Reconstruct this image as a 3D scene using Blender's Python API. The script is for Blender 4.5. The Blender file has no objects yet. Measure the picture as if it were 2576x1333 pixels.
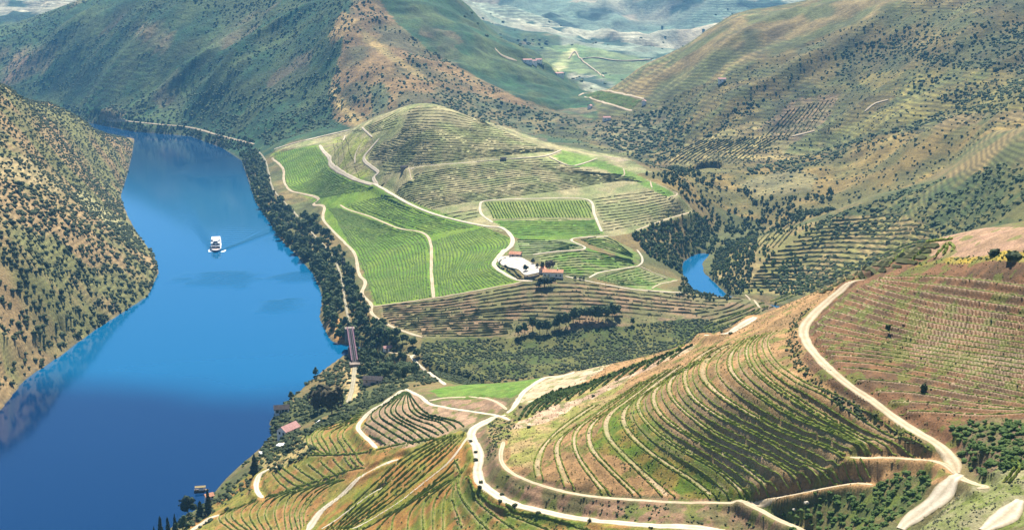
import bpy, math, random
import numpy as np
from mathutils import Vector, Matrix

random.seed(7)
RNG = np.random.default_rng(11)
SC = bpy.context.scene
COL = SC.collection

# ------------------------------------------------------------------ camera, sky, sun, exposure
F_PX, PIC_W, PIC_H = 3109.0, 2576.0, 1333.0      # focal length in pixels of a 2576 px wide picture
CAM_H, PITCH = 300.0, math.radians(13.15)
cam = bpy.data.cameras.new('camera')
cam.sensor_width = 36.0
cam.lens = 36.0 * F_PX / PIC_W
cam.clip_start, cam.clip_end = 1.0, 30000.0
cam_ob = bpy.data.objects.new('camera', cam)
cam_ob.location = (0, 0, CAM_H)
cam_ob.rotation_euler = (math.pi / 2 - PITCH, 0, 0)
COL.objects.link(cam_ob)
SC.camera = cam_ob

SUN_EL, SUN_AZ = math.radians(54), math.radians(6)      # azimuth from +Y towards +X
world = bpy.data.worlds.new('World')
SC.world = world
world.use_nodes = True
wn, wl = world.node_tree.nodes, world.node_tree.links
sky = wn.new('ShaderNodeTexSky')
sky.sky_type = 'NISHITA'
sky.sun_disc = False
sky.sun_elevation = SUN_EL
sky.sun_rotation = SUN_AZ
sky.altitude = 1500
sky.air_density = 1.0
sky.dust_density = 0.0
sky.ozone_density = 6.0
wl.new(sky.outputs[0], wn['Background'].inputs[0])
wn['Background'].inputs[1].default_value = 0.056

sun = bpy.data.lights.new('sun', 'SUN')
sun.energy = 5.0
sun.angle = math.radians(0.5)
sun.color = (1.0, 0.955, 0.88)
sun_ob = bpy.data.objects.new('sun', sun)
sd = Vector((math.cos(SUN_EL) * math.sin(SUN_AZ), math.cos(SUN_EL) * math.cos(SUN_AZ), math.sin(SUN_EL)))
sun_ob.rotation_euler = (-sd).to_track_quat('-Z', 'Y').to_euler()
sun_ob.location = (400, 400, 900)
COL.objects.link(sun_ob)

SC.view_settings.view_transform = 'Standard'
SC.view_settings.look = 'None'
SC.view_settings.exposure = 1.22
SC.view_settings.gamma = 1.0
SC.view_settings.use_curve_mapping = False
SC.render.engine = 'CYCLES'
SC.cycles.max_bounces = 6
SC.cycles.diffuse_bounces = 2
SC.cycles.glossy_bounces = 2
SC.cycles.volume_bounces = 1
SC.cycles.use_denoising = True

# ------------------------------------------------------------------ small helpers
def obj(name, me, parent=None, label=None, cat=None, group=None, kind=None):
    o = bpy.data.objects.new(name, me)
    COL.objects.link(o)
    if parent is not None: o.parent = parent
    if label: o['label'] = label
    if cat: o['category'] = cat
    if group: o['group'] = group
    if kind: o['kind'] = kind
    return o

def thing(name, label, cat, loc=(0, 0, 0), rz=0.0, group=None):
    o = obj(name, None, None, label, cat, group)
    o.location = loc
    o.rotation_euler = (0, 0, rz)
    return o

def mesh_np(name, v, faces, mat=None, smooth=False, col=None, alpha=None):
    """faces: (n,3) or (n,4) int array"""
    v = np.asarray(v, dtype=np.float32); faces = np.asarray(faces, dtype=np.int32)
    me = bpy.data.meshes.new(name)
    k = faces.shape[1]
    me.vertices.add(len(v)); me.vertices.foreach_set('co', v.ravel())
    me.loops.add(faces.size); me.loops.foreach_set('vertex_index', faces.ravel())
    me.polygons.add(len(faces))
    me.polygons.foreach_set('loop_start', np.arange(0, faces.size, k, dtype=np.int32))
    me.polygons.foreach_set('use_smooth', np.full(len(faces), smooth, dtype=bool))
    if col is not None:
        at = me.color_attributes.new('albedo', 'FLOAT_COLOR', 'POINT')
        c = np.ones((len(v), 4), dtype=np.float32); c[:, :3] = col
        if alpha is not None: c[:, 3] = alpha
        at.data.foreach_set('color', c.ravel())
    me.update(calc_edges=True)
    if mat: me.materials.append(mat)
    return me

# noise ------------------------------------------------------------------
def _hash(ix, iy, seed):
    h = (ix.astype(np.int64) * 374761393 + iy.astype(np.int64) * 668265263 + seed * 974634533) & 0xffffffff
    h = ((h ^ (h >> 13)) * 1274126177) & 0xffffffff
    return ((h ^ (h >> 16)) & 0xffff) / 65535.0

def vnoise(x, y, seed=0):
    ix, iy = np.floor(x), np.floor(y)
    fx, fy = x - ix, y - iy
    fx = fx * fx * fx * (fx * (fx * 6 - 15) + 10); fy = fy * fy * fy * (fy * (fy * 6 - 15) + 10)
    a, b = _hash(ix, iy, seed), _hash(ix + 1, iy, seed)
    c, d = _hash(ix, iy + 1, seed), _hash(ix + 1, iy + 1, seed)
    return (a * (1 - fx) + b * fx) * (1 - fy) + (c * (1 - fx) + d * fx) * fy

def fbm(x, y, scale, oct=4, seed=0, gain=0.5):
    x = np.asarray(x, float) / scale; y = np.asarray(y, float) / scale
    s, a, t = 0, 1.0, 0
    for k in range(oct):
        s = s + a * (vnoise(x + 17.3 * k, y - 9.1 * k, seed + k) * 2 - 1); t += a
        a *= gain; x, y = x * 2.03, y * 2.03
    return s / t

def ridged(x, y, scale, oct=4, seed=0):
    x = np.asarray(x, float) / scale; y = np.asarray(y, float) / scale
    s, a, t = 0, 1.0, 0
    for k in range(oct):
        s = s + a * (1 - 2 * np.abs(vnoise(x + 7.7 * k, y + 3.3 * k, seed + k) * 2 - 1)); t += a
        a *= 0.5; x, y = x * 2.07, y * 2.07
    return s / t

def sstep(a, b, x):
    t = np.clip((x - a) / (b - a), 0, 1)
    return t * t * (3 - 2 * t)

# picture <-> place -----------------------------------------------------------
cP, sP = math.cos(PITCH), math.sin(PITCH)
def ray(u, v):
    a = (np.asarray(u, float) - PIC_W / 2) / F_PX
    b = (PIC_H / 2 - np.asarray(v, float)) / F_PX
    return a, cP + b * sP, -sP + b * cP
def at_z(u, v, z):
    dx, dy, dz = ray(u, v); t = (z - CAM_H) / dz
    return dx * t, dy * t
def at_y(u, v, y):
    dx, dy, dz = ray(u, v); t = y / dy
    return dx * t, CAM_H + dz * t
def project(x, y, z):
    d = y * cP - (z - CAM_H) * sP
    d = np.where(d < 1, 1, d)
    return PIC_W / 2 + F_PX * x / d, PIC_H / 2 - F_PX * (y * sP + (z - CAM_H) * cP) / d
def inpoly(u, v, poly):
    p = np.asarray(poly, float); r = np.zeros(np.shape(u), bool)
    j = len(p) - 1
    for i in range(len(p)):
        (xi, yi), (xj, yj) = p[i], p[j]
        if yi != yj:
            c = ((yi > v) != (yj > v)) & (u < (xj - xi) * (v - yi) / (yj - yi) + xi)
            r ^= c
        j = i
    return r
def Zc(ox, oy, sc, pts):            # points read off an enlarged crop of the 3840 px picture
    return [((ox + X / sc) / 1.49068, (oy + Y / sc) / 1.49068) for X, Y in pts]
def R3(p): return Zc(2400, 0, 1.777, p)
def R4(p): return Zc(0, 650, 1.9046, p)
def R5(p): return Zc(1150, 650, 1.9046, p)
def R6(p): return Zc(2400, 650, 1.777, p)
def R7(p): return Zc(500, 1290, 1.912, p)
def R8(p): return Zc(1700, 1290, 1.912, p)
def R9(p): return Zc(2540, 1290, 1.912, p)

def spline(pts, n=None, step=None):
    """Catmull-Rom through pts, then even arc-length resampling to n points (or step)"""
    p = np.asarray(pts, float)
    if len(p) == 2:
        q = p
    else:
        P = np.vstack([2 * p[0] - p[1], p, 2 * p[-1] - p[-2]])
        t = np.linspace(0, 1, 12, endpoint=False)[:, None]
        out = []
        for i in range(1, len(P) - 2):
            a, b, c, d = P[i - 1], P[i], P[i + 1], P[i + 2]
            out.append(0.5 * ((2 * b) + (c - a) * t + (2 * a - 5 * b + 4 * c - d) * t ** 2 + (3 * b - a - 3 * c + d) * t ** 3))
        q = np.vstack(out + [p[-1:]])
    s = np.concatenate([[0], np.cumsum(np.linalg.norm(np.diff(q[:, :2], axis=0), axis=1))])
    if n is None: n = max(2, int(s[-1] / step) + 1)
    w = np.linspace(0, s[-1], n)
    return np.stack([np.interp(w, s, q[:, k]) for k in range(q.shape[1])], 1)

# ------------------------------------------------------------------ the lie of the land
# every entry: (u, v, y) with the distance y ahead of the camera, or ('z', u, v, z)
CTRL = []
def cy(*rows):
    for u, v, y in rows:
        x, z = at_y(u, v, y); CTRL.append((float(x), float(y), float(z)))
def cz(*rows):
    for u, v, z in rows:
        x, y = at_z(u, v, z); CTRL.append((float(x), float(y), float(z)))
def cw(*rows):
    CTRL.extend(rows)

RIVER_L = [(-60, 1075), (0, 1030), (60, 955), (150, 895), (230, 835), (300, 790), (370, 745), (398, 685), (385, 640), (345, 590), (320, 545), (302, 490), (318, 440), (330, 390), (337, 350)]
RIVER_R = [(480, 343), (560, 372), (610, 405), (625, 450), (645, 510), (680, 560), (705, 600), (745, 640), (790, 690), (813, 750), (805, 800), (830, 850), (868, 893), (800, 945), (765, 975), (715, 1020), (680, 1060), (688, 1100), (620, 1160), (560, 1215), (520, 1265), (455, 1310), (400, 1350), (330, 1420), (200, 1500)]
rl = [tuple(map(float, at_z(u, v, 0))) for u, v in RIVER_L]
rr = [tuple(map(float, at_z(u, v, 0))) for u, v in RIVER_R]
# beyond the bend the river turns away to the left behind the bushy hill
RIVER_POLY = [(-700, 560), (-420, 640)] + rl + [(-790, 2390), (-1010, 2600), (-1300, 2840), (-1600, 3050), (-1600, 3160), (-1250, 2960)] + [tuple(map(float, at_z(150, 291, 0))), tuple(map(float, at_z(240, 312, 0))), tuple(map(float, at_z(335, 331, 0)))] + rr + [(-260, 380), (-700, 380)]
_tc = np.array([(-170, 985), (-128, 975), (-80, 905), (0, 868), (75, 872), (145, 900), (215, 955), (300, 1020), (285, 1072), (240, 1104), (203, 1128), (191, 1162), (190, 1203), (188, 1250), (194, 1295), (206, 1325), (216, 1342)], float)
_tw = np.interp(np.arange(len(_tc)), [0, 1, 2, 3, 6, 8, 11, 13, len(_tc) - 2, len(_tc) - 1], [24, 9, 3, 3, 5, 14, 17, 12, 9, 5])
_tn = np.gradient(_tc, axis=0); _tn /= np.linalg.norm(_tn, axis=1)[:, None]
_tn = np.stack([-_tn[:, 1], _tn[:, 0]], 1)
POND_POLY = [(250, 1672), (272, 1668), (284, 1690), (280, 1712), (258, 1716), (246, 1695)]
TRIB_POLY = [tuple(p) for p in np.vstack([_tc + _tn * _tw[:, None], (_tc - _tn * _tw[:, None])[::-1]])]

# shore lines
cw(*[(x, y, 0.5) for x, y in rl]); cw(*[(x, y, 1.0) for x, y in rr])
cw(*[(x, y, 1.0) for x, y in _tc])
# bushy hill on the far left
cy((0, 222, 1400), (60, 240, 1500), (150, 290, 1700), (230, 318, 1850), (285, 338, 2020), (310, 345, 2200), (325, 349, 2280), (0, 300, 1300), (0, 400, 1200), (0, 600, 1000), (0, 800, 880),
   (0, 950, 820), (200, 600, 1130), (150, 450, 1350), (250, 700, 1120), (100, 700, 1000), (120, 330, 1500), (230, 420, 1700), (250, 500, 1450), (300, 620, 1220), (120, 850, 900), (80, 560, 1100))
cw((-900, 900, 180), (-1000, 1300, 190), (-900, 1700, 105), (-1000, 2100, 30), (-800, 600, 120), (-640, 1600, 140), (-560, 2150, 20), (-660, 1950, 58))
# mountain beyond the bend
cy((150, 282, 2800), (335, 325, 2440), (480, 325, 2410), (430, 310, 2440), (330, 300, 2500), (560, 352, 2245), (650, 372, 2110),
   (0, 200, 3010), (0, 120, 3120), (0, 78, 3260), (100, 58, 3260), (200, 100, 2990), (170, 30, 3250), (150, 220, 2880), (300, 220, 2640), (450, 270, 2500), (450, 180, 2580), (430, 90, 2720), (450, 0, 2880),
   (600, 300, 2310), (600, 200, 2430), (620, 100, 2600), (650, 0, 2780), (760, 300, 2200), (800, 200, 2300), (760, 100, 2480), (800, 0, 2680), (700, 350, 2120),
   (850, 230, 2190), (880, 292, 2090), (935, 318, 2020), (860, 100, 2330), (900, 0, 2500), (900, 60, 2400), (1000, 70, 2430), (1090, 140, 2360), (1200, 200, 2310), (1300, 250, 2250), (1400, 285, 2200), (1490, 301, 2150),
   (1000, 160, 2250), (1000, 240, 2110), (1100, 240, 2130), (1200, 280, 2120), (1320, 300, 2110), (1330, 326, 2070), (1240, 316, 2030))
cw((-500, 3050, 330), (-350, 2950, 345), (-200, 2750, 330), (-800, 3200, 330), (-1500, 3600, 120), (-100, 2700, 220), (60, 2600, 110), (150, 2500, 60), (-200, 3400, 210), (-700, 3800, 150), (-300, 1950, 40), (-160, 1830, 60), (-40, 1800, 64), (60, 1850, 48))
# vineyard hill (peninsula)
cy((690, 375, 2010), (760, 355, 1980), (880, 327, 1750), (940, 298, 1700), (1000, 272, 1680), (1030, 264, 1662), (1060, 261, 1650), (1085, 262, 1650), (1110, 267, 1655), (1140, 277, 1652), (1180, 292, 1648), (1230, 311, 1640), (1300, 345, 1620), (1400, 372, 1590), (1580, 402, 1540), (1640, 440, 1470), (1700, 490, 1390), (1745, 531, 1425))
cz((830, 410, 42), (950, 468, 46), (985, 490, 45), (850, 520, 26), (720, 460, 14), (740, 420, 22), (800, 505, 14), (830, 570, 12), (890, 640, 10), (905, 700, 10), (945, 770, 15), (1080, 597, 30), (1090, 750, 22), (1215, 570, 40), (1210, 505, 50), (1480, 502, 52),
   (1500, 552, 43), (1350, 552, 44), (1290, 600, 38), (1250, 660, 36), (1320, 690, 37), (1400, 690, 37), (1310, 712, 34), (1515, 590, 36), (1600, 640, 24), (1500, 690, 30), (1600, 668, 20), (1660, 700, 12), (1710, 705, 8), (1600, 728, 21), (1700, 736, 17), (1830, 742, 18),
   (1100, 400, 84), (1200, 380, 88), (1000, 340, 100), (950, 400, 73), (840, 400, 55), (800, 372, 42), (1200, 450, 64), (1350, 450, 66), (1450, 420, 70), (1550, 470, 57), (1650, 530, 44), (1600, 580, 34), (1060, 320, 115), (1150, 300, 120), (870, 360, 76), (850, 420, 54),
   (640, 420, 5), (690, 500, 7), (760, 580, 7), (830, 650, 7), (860, 740, 8), (870, 800, 10))
cy((1650, 600, 1296), (1700, 620, 1285), (1720, 570, 1380), (1780, 548, 1445), (1783, 590, 1404), (1660, 660, 1215))
cz((960, 800, 13), (1060, 846, 13), (1200, 760, 26), (1200, 840, 13), (1450, 740, 31), (1450, 800, 20), (1450, 850, 11), (1300, 850, 10), (1300, 900, 4), (1600, 780, 20), (1600, 840, 9), (1750, 780, 13), (1900, 756, 22), (1945, 768, 20), (1780, 743, 18), (1860, 748, 20), (1850, 735, 3), (1900, 735, 5), (1120, 880, 10), (1040, 888, 15), (1000, 860, 14))
# near bank below the bridge and the river-side houses
cz((890, 905, 17), (885, 960, 17), (870, 1000, 18), (930, 960, 24), (1030, 930, 22), (800, 990, 9), (700, 1040, 8), (730, 1090, 20), (700, 1120, 24), (660, 1140, 20), (640, 1180, 20), (820, 1040, 24), (560, 1265, 10), (520, 1310, 10))
# the near hillside
cy((1120, 970, 690), (1380, 946, 660), (1550, 911, 632), (1760, 851, 602), (1960, 771, 572), (2150, 690, 545), (2350, 601, 528), (2576, 561, 500), (1250, 975, 640), (1000, 1000, 645), (1030, 982, 662), (950, 1125, 585), (1250, 1040, 578), (1280, 1015, 590), (1100, 1060, 600), (900, 1060, 650))
cz((1185, 1090, 90), (1205, 1200, 92), (1260, 1250, 93), (1400, 1290, 94), (1600, 1315, 95), (1790, 1335, 97), (1900, 1400, 98))
cz((2140, 692, 163), (2060, 770, 158), (2018, 850, 155), (2030, 920, 155), (2100, 985, 155), (2250, 1060, 155), (2380, 1140, 154), (2440, 1200, 152), (2310, 1310, 144), (2200, 1380, 140))
cz((1268, 1110, 98), (1262, 1180, 99), (1320, 1215, 101), (1500, 1243, 104), (1700, 1255, 107), (1870, 1260, 111), (2000, 1248, 120), (2195, 1218, 134))
cy((2300, 700, 495), (2576, 650, 440), (2576, 760, 425), (2576, 900, 398), (2576, 1050, 372), (2300, 900, 438), (2300, 1000, 405), (2200, 800, 470), (2450, 1130, 345), (2500, 1080, 358), (2576, 1180, 330), (2576, 1333, 296), (2480, 1250, 322), (2150, 1255, 377), (2000, 1333, 392), (2200, 1325, 355), (1900, 1290, 418))
cz((1100, 1100, 82), (800, 1150, 49), (860, 1090, 57), (700, 1180, 36), (600, 1260, 21), (600, 1333, 23), (800, 1333, 44), (1000, 1333, 64), (1140, 1333, 78), (1000, 1200, 70), (800, 1230, 42), (900, 1280, 55), (1100, 1250, 80), (680, 1270, 28), (660, 1210, 25), (480, 1340, 9), (750, 1120, 35))
# spur rows that lie level (each at one height)
SPUR = [R8([(1000, 440), (820, 560), (700, 660), (610, 770), (575, 870), (590, 950)]),
        R8([(1150, 400), (930, 560), (790, 650), (725, 730), (735, 850), (800, 1035)]),
        R8([(1350, 270), (1050, 480), (890, 600), (850, 680), (870, 790), (950, 920), (1080, 1085)]),
        R8([(1450, 220), (1150, 450), (990, 570), (950, 660), (980, 770), (1100, 900), (1290, 1085)]),
        R8([(1540, 180), (1250, 400), (1110, 500), (1070, 570), (1080, 660), (1200, 800), (1500, 1095)]),
        R8([(1630, 150), (1350, 360), (1220, 470), (1190, 540), (1250, 660), (1450, 830), (1700, 990), (1850, 1115)]),
        R8([(1700, 150), (1430, 330), (1315, 400), (1300, 460), (1400, 600), (1600, 750), (1900, 920), (2100, 1120)]),
        R8([(1780, 110), (1560, 240), (1430, 340), (1410, 400), (1470, 520), (1700, 680), (2000, 850), (2300, 1085)]),
        R8([(1850, 90), (1660, 190), (1540, 270), (1520, 340), (1600, 450)]) + R9([(250, 650), (700, 860), (920, 1040)]),
        R9([(280, 10), (130, 110), (45, 190), (30, 250), (70, 370), (250, 510), (600, 680), (900, 860), (1200, 990)]),
        R9([(380, 0), (230, 80), (155, 160), (150, 250), (300, 390), (470, 490), (800, 660), (1120, 780), (1390, 985)]),
        R9([(480, -30), (390, 50), (350, 120), (370, 210), (500, 330), (800, 520), (1100, 640), (1400, 790)]),
        R9([(560, -60), (490, 10), (480, 70), (510, 160), (620, 270), (850, 430), (1150, 600), (1450, 800)]),
        R9([(640, -80), (565, -20), (570, 60), (620, 150), (760, 265), (960, 370), (1350, 610), (1800, 825)])]
SPUR_Z = [102, 105, 108, 111, 114, 117.5, 121, 125, 130, 135, 140, 145, 149, 152]
for g, z in zip(SPUR, SPUR_Z):
    q = spline(g, 9)
    cz(*[(u, v, z + (0 if k < 7 else -1.0 * (k - 6))) for k, (u, v) in enumerate(q[1:], 1)])
# right-hand hills
cy((1850, 690, 1195), (1858, 605, 1330), (1930, 640, 1230), (1930, 700, 1180), (1930, 585, 1335), (2000, 700, 1190), (2000, 640, 1240), (2000, 590, 1290), (2000, 563, 1330), (2100, 640, 1190), (2100, 540, 1300), (2200, 640, 1150), (2200, 580, 1220), (2200, 510, 1290), (2400, 560, 1100), (2400, 450, 1200), (2300, 540, 1160), (2576, 450, 1050), (2576, 335, 1150), (2480, 400, 1180), (2100, 700, 1120))
cy((2576, 320, 1360), (2576, 222, 1480), (2400, 440, 1400), (2400, 300, 1500), (2250, 475, 1430), (2250, 340, 1560), (2100, 525, 1440), (2100, 412, 1600), (1950, 555, 1450), (1950, 470, 1600), (1850, 588, 1440), (1850, 520, 1540), (1850, 462, 1640), (1980, 490, 1480), (2300, 380, 1480), (2480, 330, 1350))
cy((2400, 290, 1600), (2400, 200, 1740), (2400, 100, 1880), (2400, 0, 2020), (2576, 200, 1600), (2576, 100, 1780), (2576, 0, 1950), (2100, 400, 1690), (2100, 330, 1790), (2100, 240, 1900), (2100, 170, 2000), (2100, 88, 2090), (1850, 420, 1730), (1850, 360, 1830), (1850, 300, 1920), (1850, 192, 2060),
   (1650, 430, 1830), (1650, 390, 1930), (1650, 330, 2040), (1650, 272, 2130), (1450, 322, 2085), (1450, 350, 2010), (1560, 300, 2120), (1380, 338, 2060), (1980, 130, 2100), (2220, 45, 2080), (2320, 1, 2070), (2250, 250, 1790), (2250, 150, 1930), (1950, 250, 1960), (1750, 380, 1880), (1750, 300, 2000), (1600, 420, 1800))
cw((800, 2000, 285), (600, 2200, 260), (420, 2400, 230), (250, 2500, 120), (900, 1500, 235), (520, 1100, 160), (650, 900, 240), (420, 800, 150), (330, 700, 110), (300, 850, 65), (340, 960, 65), (480, 1000, 140), (1200, 2400, 330), (700, 2700, 250))
# far valley and far ranges
cy((1500, 285, 2600), (1650, 240, 2850), (1500, 240, 2850), (1300, 200, 3100), (1500, 150, 3600), (1700, 150, 3600), (1250, 110, 3900), (1500, 105, 4050), (1800, 160, 3500), (1100, 60, 4300), (1900, 130, 3700), (1400, 45, 4700), (1700, 70, 4400), (1800, 30, 4850), (2000, 60, 4500), (1000, 15, 5000), (1200, 5, 5200), (1550, 3, 5300), (1900, 2, 5500), (2150, 10, 5300), (0, 18, 5200), (60, 22, 5000))
cw((0, 6500, 290), (-1500, 6500, 290), (1500, 6500, 320), (-3000, 6000, 300), (3000, 6000, 320), (-2600, 4200, 230), (2600, 3800, 260), (1500, 3300, 240), (-1500, 4300, 150), (0, 8000, 330), (3500, 8000, 330), (-3500, 8000, 330), (2200, 5000, 260), (1300, 4200, 170))
# under and beside the camera
cw((0, 0, 284), (0, 60, 244), (0, 130, 200), (0, 210, 158), (-150, 0, 250), (200, 0, 290), (150, 150, 215), (-150, 200, 120), (-250, 300, 40), (300, 250, 215), (350, 450, 230), (230, 300, 178), (0, 300, 128), (-150, 400, 45), (-100, -150, 280), (300, 600, 180))

CT = np.array(CTRL)
def _rbf_fit(P, z, c, lam):
    d = np.sqrt(((P[:, None] - P[None]) ** 2).sum(-1) + c * c)
    n = len(P); A = np.zeros((n + 3, n + 3))
    A[:n, :n] = -d + np.eye(n) * lam
    A[:n, n] = 1; A[:n, n + 1:] = P / 1000; A[n, :n] = 1; A[n + 1:, :n] = P.T / 1000
    return np.linalg.solve(A, np.concatenate([z, [0, 0, 0]]))
# nearer ground is described more finely: warp distances so that far points count as closer together
def _warp(x, y):
    r = np.hypot(x, y + 150.0)
    k = 350 * np.log1p(r / 350) / np.maximum(r, 1e-6)
    return np.stack([x * k, (y + 150) * k], -1)
_WP = _warp(CT[:, 0], CT[:, 1])
_w = _rbf_fit(_WP, CT[:, 2], 9.0, 1.2)
def rbf(x, y):
    q = _warp(x, y); sh = q.shape[:-1]; q = q.reshape(-1, 2); out = np.empty(len(q)); n = len(_WP)
    for i in range(0, len(q), 20000):
        b = q[i:i + 20000]
        d2 = (b ** 2).sum(1)[:, None] + (_WP ** 2).sum(1)[None] - 2 * b @ _WP.T
        d = np.sqrt(np.maximum(d2, 0) + 81.0)
        out[i:i + 20000] = -d @ _w[:n] + _w[n] + (b / 1000) @ _w[n + 1:]
    return out.reshape(sh)

def poly_dist(x, y, poly):
    """signed distance to a polygon, negative inside"""
    p = np.asarray(poly); d = np.full(np.shape(x), 1e9)
    for i in range(len(p)):
        a, b = p[i - 1], p[i]; ab = b - a
        t = np.clip(((x - a[0]) * ab[0] + (y - a[1]) * ab[1]) / (ab @ ab + 1e-9), 0, 1)
        d = np.minimum(d, np.hypot(x - a[0] - t * ab[0], y - a[1] - t * ab[1]))
    return np.where(inpoly(x, y, poly), -d, d)

class Grid:
    def __init__(s, x0, x1, y0, y1, r):
        s.x0, s.y0, s.r = x0, y0, r
        s.nx, s.ny = int(round((x1 - x0) / r)) + 1, int(round((y1 - y0) / r)) + 1
        s.x1, s.y1 = x0 + (s.nx - 1) * r, y0 + (s.ny - 1) * r
        s.X, s.Y = np.meshgrid(x0 + np.arange(s.nx) * r, y0 + np.arange(s.ny) * r)
    def sample(s, x, y, A=None):
        A = s.Z if A is None else A
        fx = np.clip((x - s.x0) / s.r, 0, s.nx - 1.001); fy = np.clip((y - s.y0) / s.r, 0, s.ny - 1.001)
        i, j = fx.astype(int), fy.astype(int); fx, fy = fx - i, fy - j
        return (A[j, i] * (1 - fx) + A[j, i + 1] * fx) * (1 - fy) + (A[j + 1, i] * (1 - fx) + A[j + 1, i + 1] * fx) * fy
    def cubic(s, x, y):
        fx = np.clip((x - s.x0) / s.r, 1, s.nx - 2.001); fy = np.clip((y - s.y0) / s.r, 1, s.ny - 2.001)
        i, j = fx.astype(int), fy.astype(int); fx, fy = fx - i, fy - j
        def w(t): return (-t**3 + 3*t**2 - 3*t + 1) / 6, (3*t**3 - 6*t**2 + 4) / 6, (-3*t**3 + 3*t**2 + 3*t + 1) / 6, t**3 / 6
        wx, wy = w(fx), w(fy); o = 0
        for b in range(4):
            for a in range(4):
                o = o + wx[a] * wy[b] * s.Z[np.clip(j + b - 1, 0, s.ny - 1), np.clip(i + a - 1, 0, s.nx - 1)]
        return o
    def inside(s, x, y, m=0.0): return (x > s.x0 + m) & (x < s.x1 - m) & (y > s.y0 + m) & (y < s.y1 - m)

def relief(x, y, z, dr):
    """broken ground laid over the smooth lie of the land"""
    u, v = project(x, y, z)
    a = np.zeros_like(z)
    mtn = sstep(2060, 2250, y) * sstep(3600, 3000, y) * sstep(260, 60, x - (y - 2300) * 0.15)
    a += mtn * 32 * ridged(-x * 0.54 + y * 0.84, (x * 0.84 + y * 0.54) * 0.3, 230, 4, 3) * sstep(0, 120, dr)
    right = sstep(150, 300, x) * sstep(1180, 1450, y) * sstep(2500, 2100, y)
    a += right * 24 * ridged(-x * 0.43 + y * 0.9, (x * 0.9 + y * 0.43) * 0.3, 190, 4, 21)
    far = sstep(2500, 3300, y)
    a += far * (170 * ridged(x * 0.8 + y * 0.35, y * 0.9 - x * 0.2, 950, 5, 40) * sstep(2900, 4500, y) + 16 * fbm(x, y, 380, 4, 44))
    hill = sstep(-230, -330, x) * sstep(2300, 2000, y)
    a += hill * 4 * ridged(x * 0.5 + y * 0.86, (x * .86 - y * .5) * 0.5, 110, 3, 60)
    a += (1.0 + 4.2 * sstep(1350, 1900, y)) * fbm(x, y, 60, 4, 70) * sstep(5, 60, dr) * np.where((y < 1800) & (np.abs(x + 60) < 300), 0.35, 1) + 0.35 * fbm(x, y, 9, 3, 71) * sstep(4, 20, dr)
    return z + a

CN = Grid(-800, 800, -160, 2700, 8.0); CN.Z = rbf(CN.X, CN.Y)
CN.D = np.minimum(np.minimum(poly_dist(CN.X, CN.Y, RIVER_POLY), poly_dist(CN.X, CN.Y, TRIB_POLY)), poly_dist(CN.X, CN.Y, POND_POLY))
CF = Grid(-4200, 4200, -200, 8200, 40.0); CF.Z = rbf(CF.X, CF.Y)
CF.D = poly_dist(CF.X, CF.Y, RIVER_POLY)
def ground0(x, y):
    x = np.asarray(x, float); y = np.asarray(y, float)
    n = CN.inside(x, y, 20)
    z = np.where(n, CN.cubic(x, y), CF.cubic(x, y))
    d = np.where(n, CN.sample(x, y, CN.D), CF.sample(x, y, CF.D))
    z = relief(x, y, z, d)
    bank = 0.4 + 0.16 * np.maximum(d, 0)
    z = np.where(d > 0, np.maximum(z, np.minimum(bank, 6)), np.maximum(-4, d * 0.5))
    z = np.where((d > 0) & (d < 10), np.minimum(z, 0.5 + d * 1.3), z)
    return np.minimum(z, 410)
# ------------------------------------------------------------------ grids of ground, fine near the viewpoint
G_FG = Grid(-185, 235, 285, 725, 0.70)
G_NR = Grid(-680, 640, 230, 1520, 2.6)
G_MD = Grid(-1100, 1000, 1500, 2600, 5.2)
G_FA = Grid(-3600, 3600, 2560, 8000, 18.0)
G_BK = Grid(-700, 700, -150, 300, 7.0)
GRIDS = [G_FG, G_NR, G_MD, G_FA, G_BK]
for g in GRIDS:
    g.Z = ground0(g.X, g.Y)

def ground(x, y):
    x = np.asarray(x, float); y = np.asarray(y, float)
    z = G_BK.sample(x, y)
    for g in (G_FA, G_MD, G_NR, G_FG):
        m = g.inside(x, y, g.r)
        if m.any(): z = np.where(m, g.sample(x, y), z)
    return z

def hit(u, v, y0=240.0, y1=7800.0):
    """where sight lines through picture points meet the ground"""
    u = np.atleast_1d(np.asarray(u, float)); v = np.atleast_1d(np.asarray(v, float))
    dx, dy, dz = ray(u, v)
    t = np.full(u.shape, y0) / dy; tp = t.copy(); done = np.zeros(u.shape, bool)
    while True:
        live = ~done
        if not live.any(): break
        tt = t[live]; x, y, z = dx[live] * tt, dy[live] * tt, CAM_H + dz[live] * tt
        b = (z - ground(x, y) <= 0) | (y > y1)
        idx = np.where(live)[0]; done[idx[b]] = True
        go = idx[~b]; tp[go] = t[go]; t[go] = t[go] + np.maximum(1.2, t[go] * 0.004)
    for _ in range(14):
        m = (t + tp) / 2; b = CAM_H + dz * m - ground(dx * m, dy * m) <= 0
        t = np.where(b, m, t); tp = np.where(b, tp, m)
    x, y = dx * t, dy * t
    return x, y, ground(x, y)

def visible(x, y, z, n=70, lift=1.0):
    """can the point be seen from the viewpoint over the ground between"""
    ok = np.ones(np.shape(x), bool)
    for f in np.linspace(0.25, 0.985, n):
        ok &= CAM_H + (z + lift - CAM_H) * f >= ground(x * f, y * f) - 0.3
    u, v = project(x, y, z)
    return ok & (u > -280) & (u < PIC_W + 300) & (v > -40) & (v < PIC_H + 60)
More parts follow.
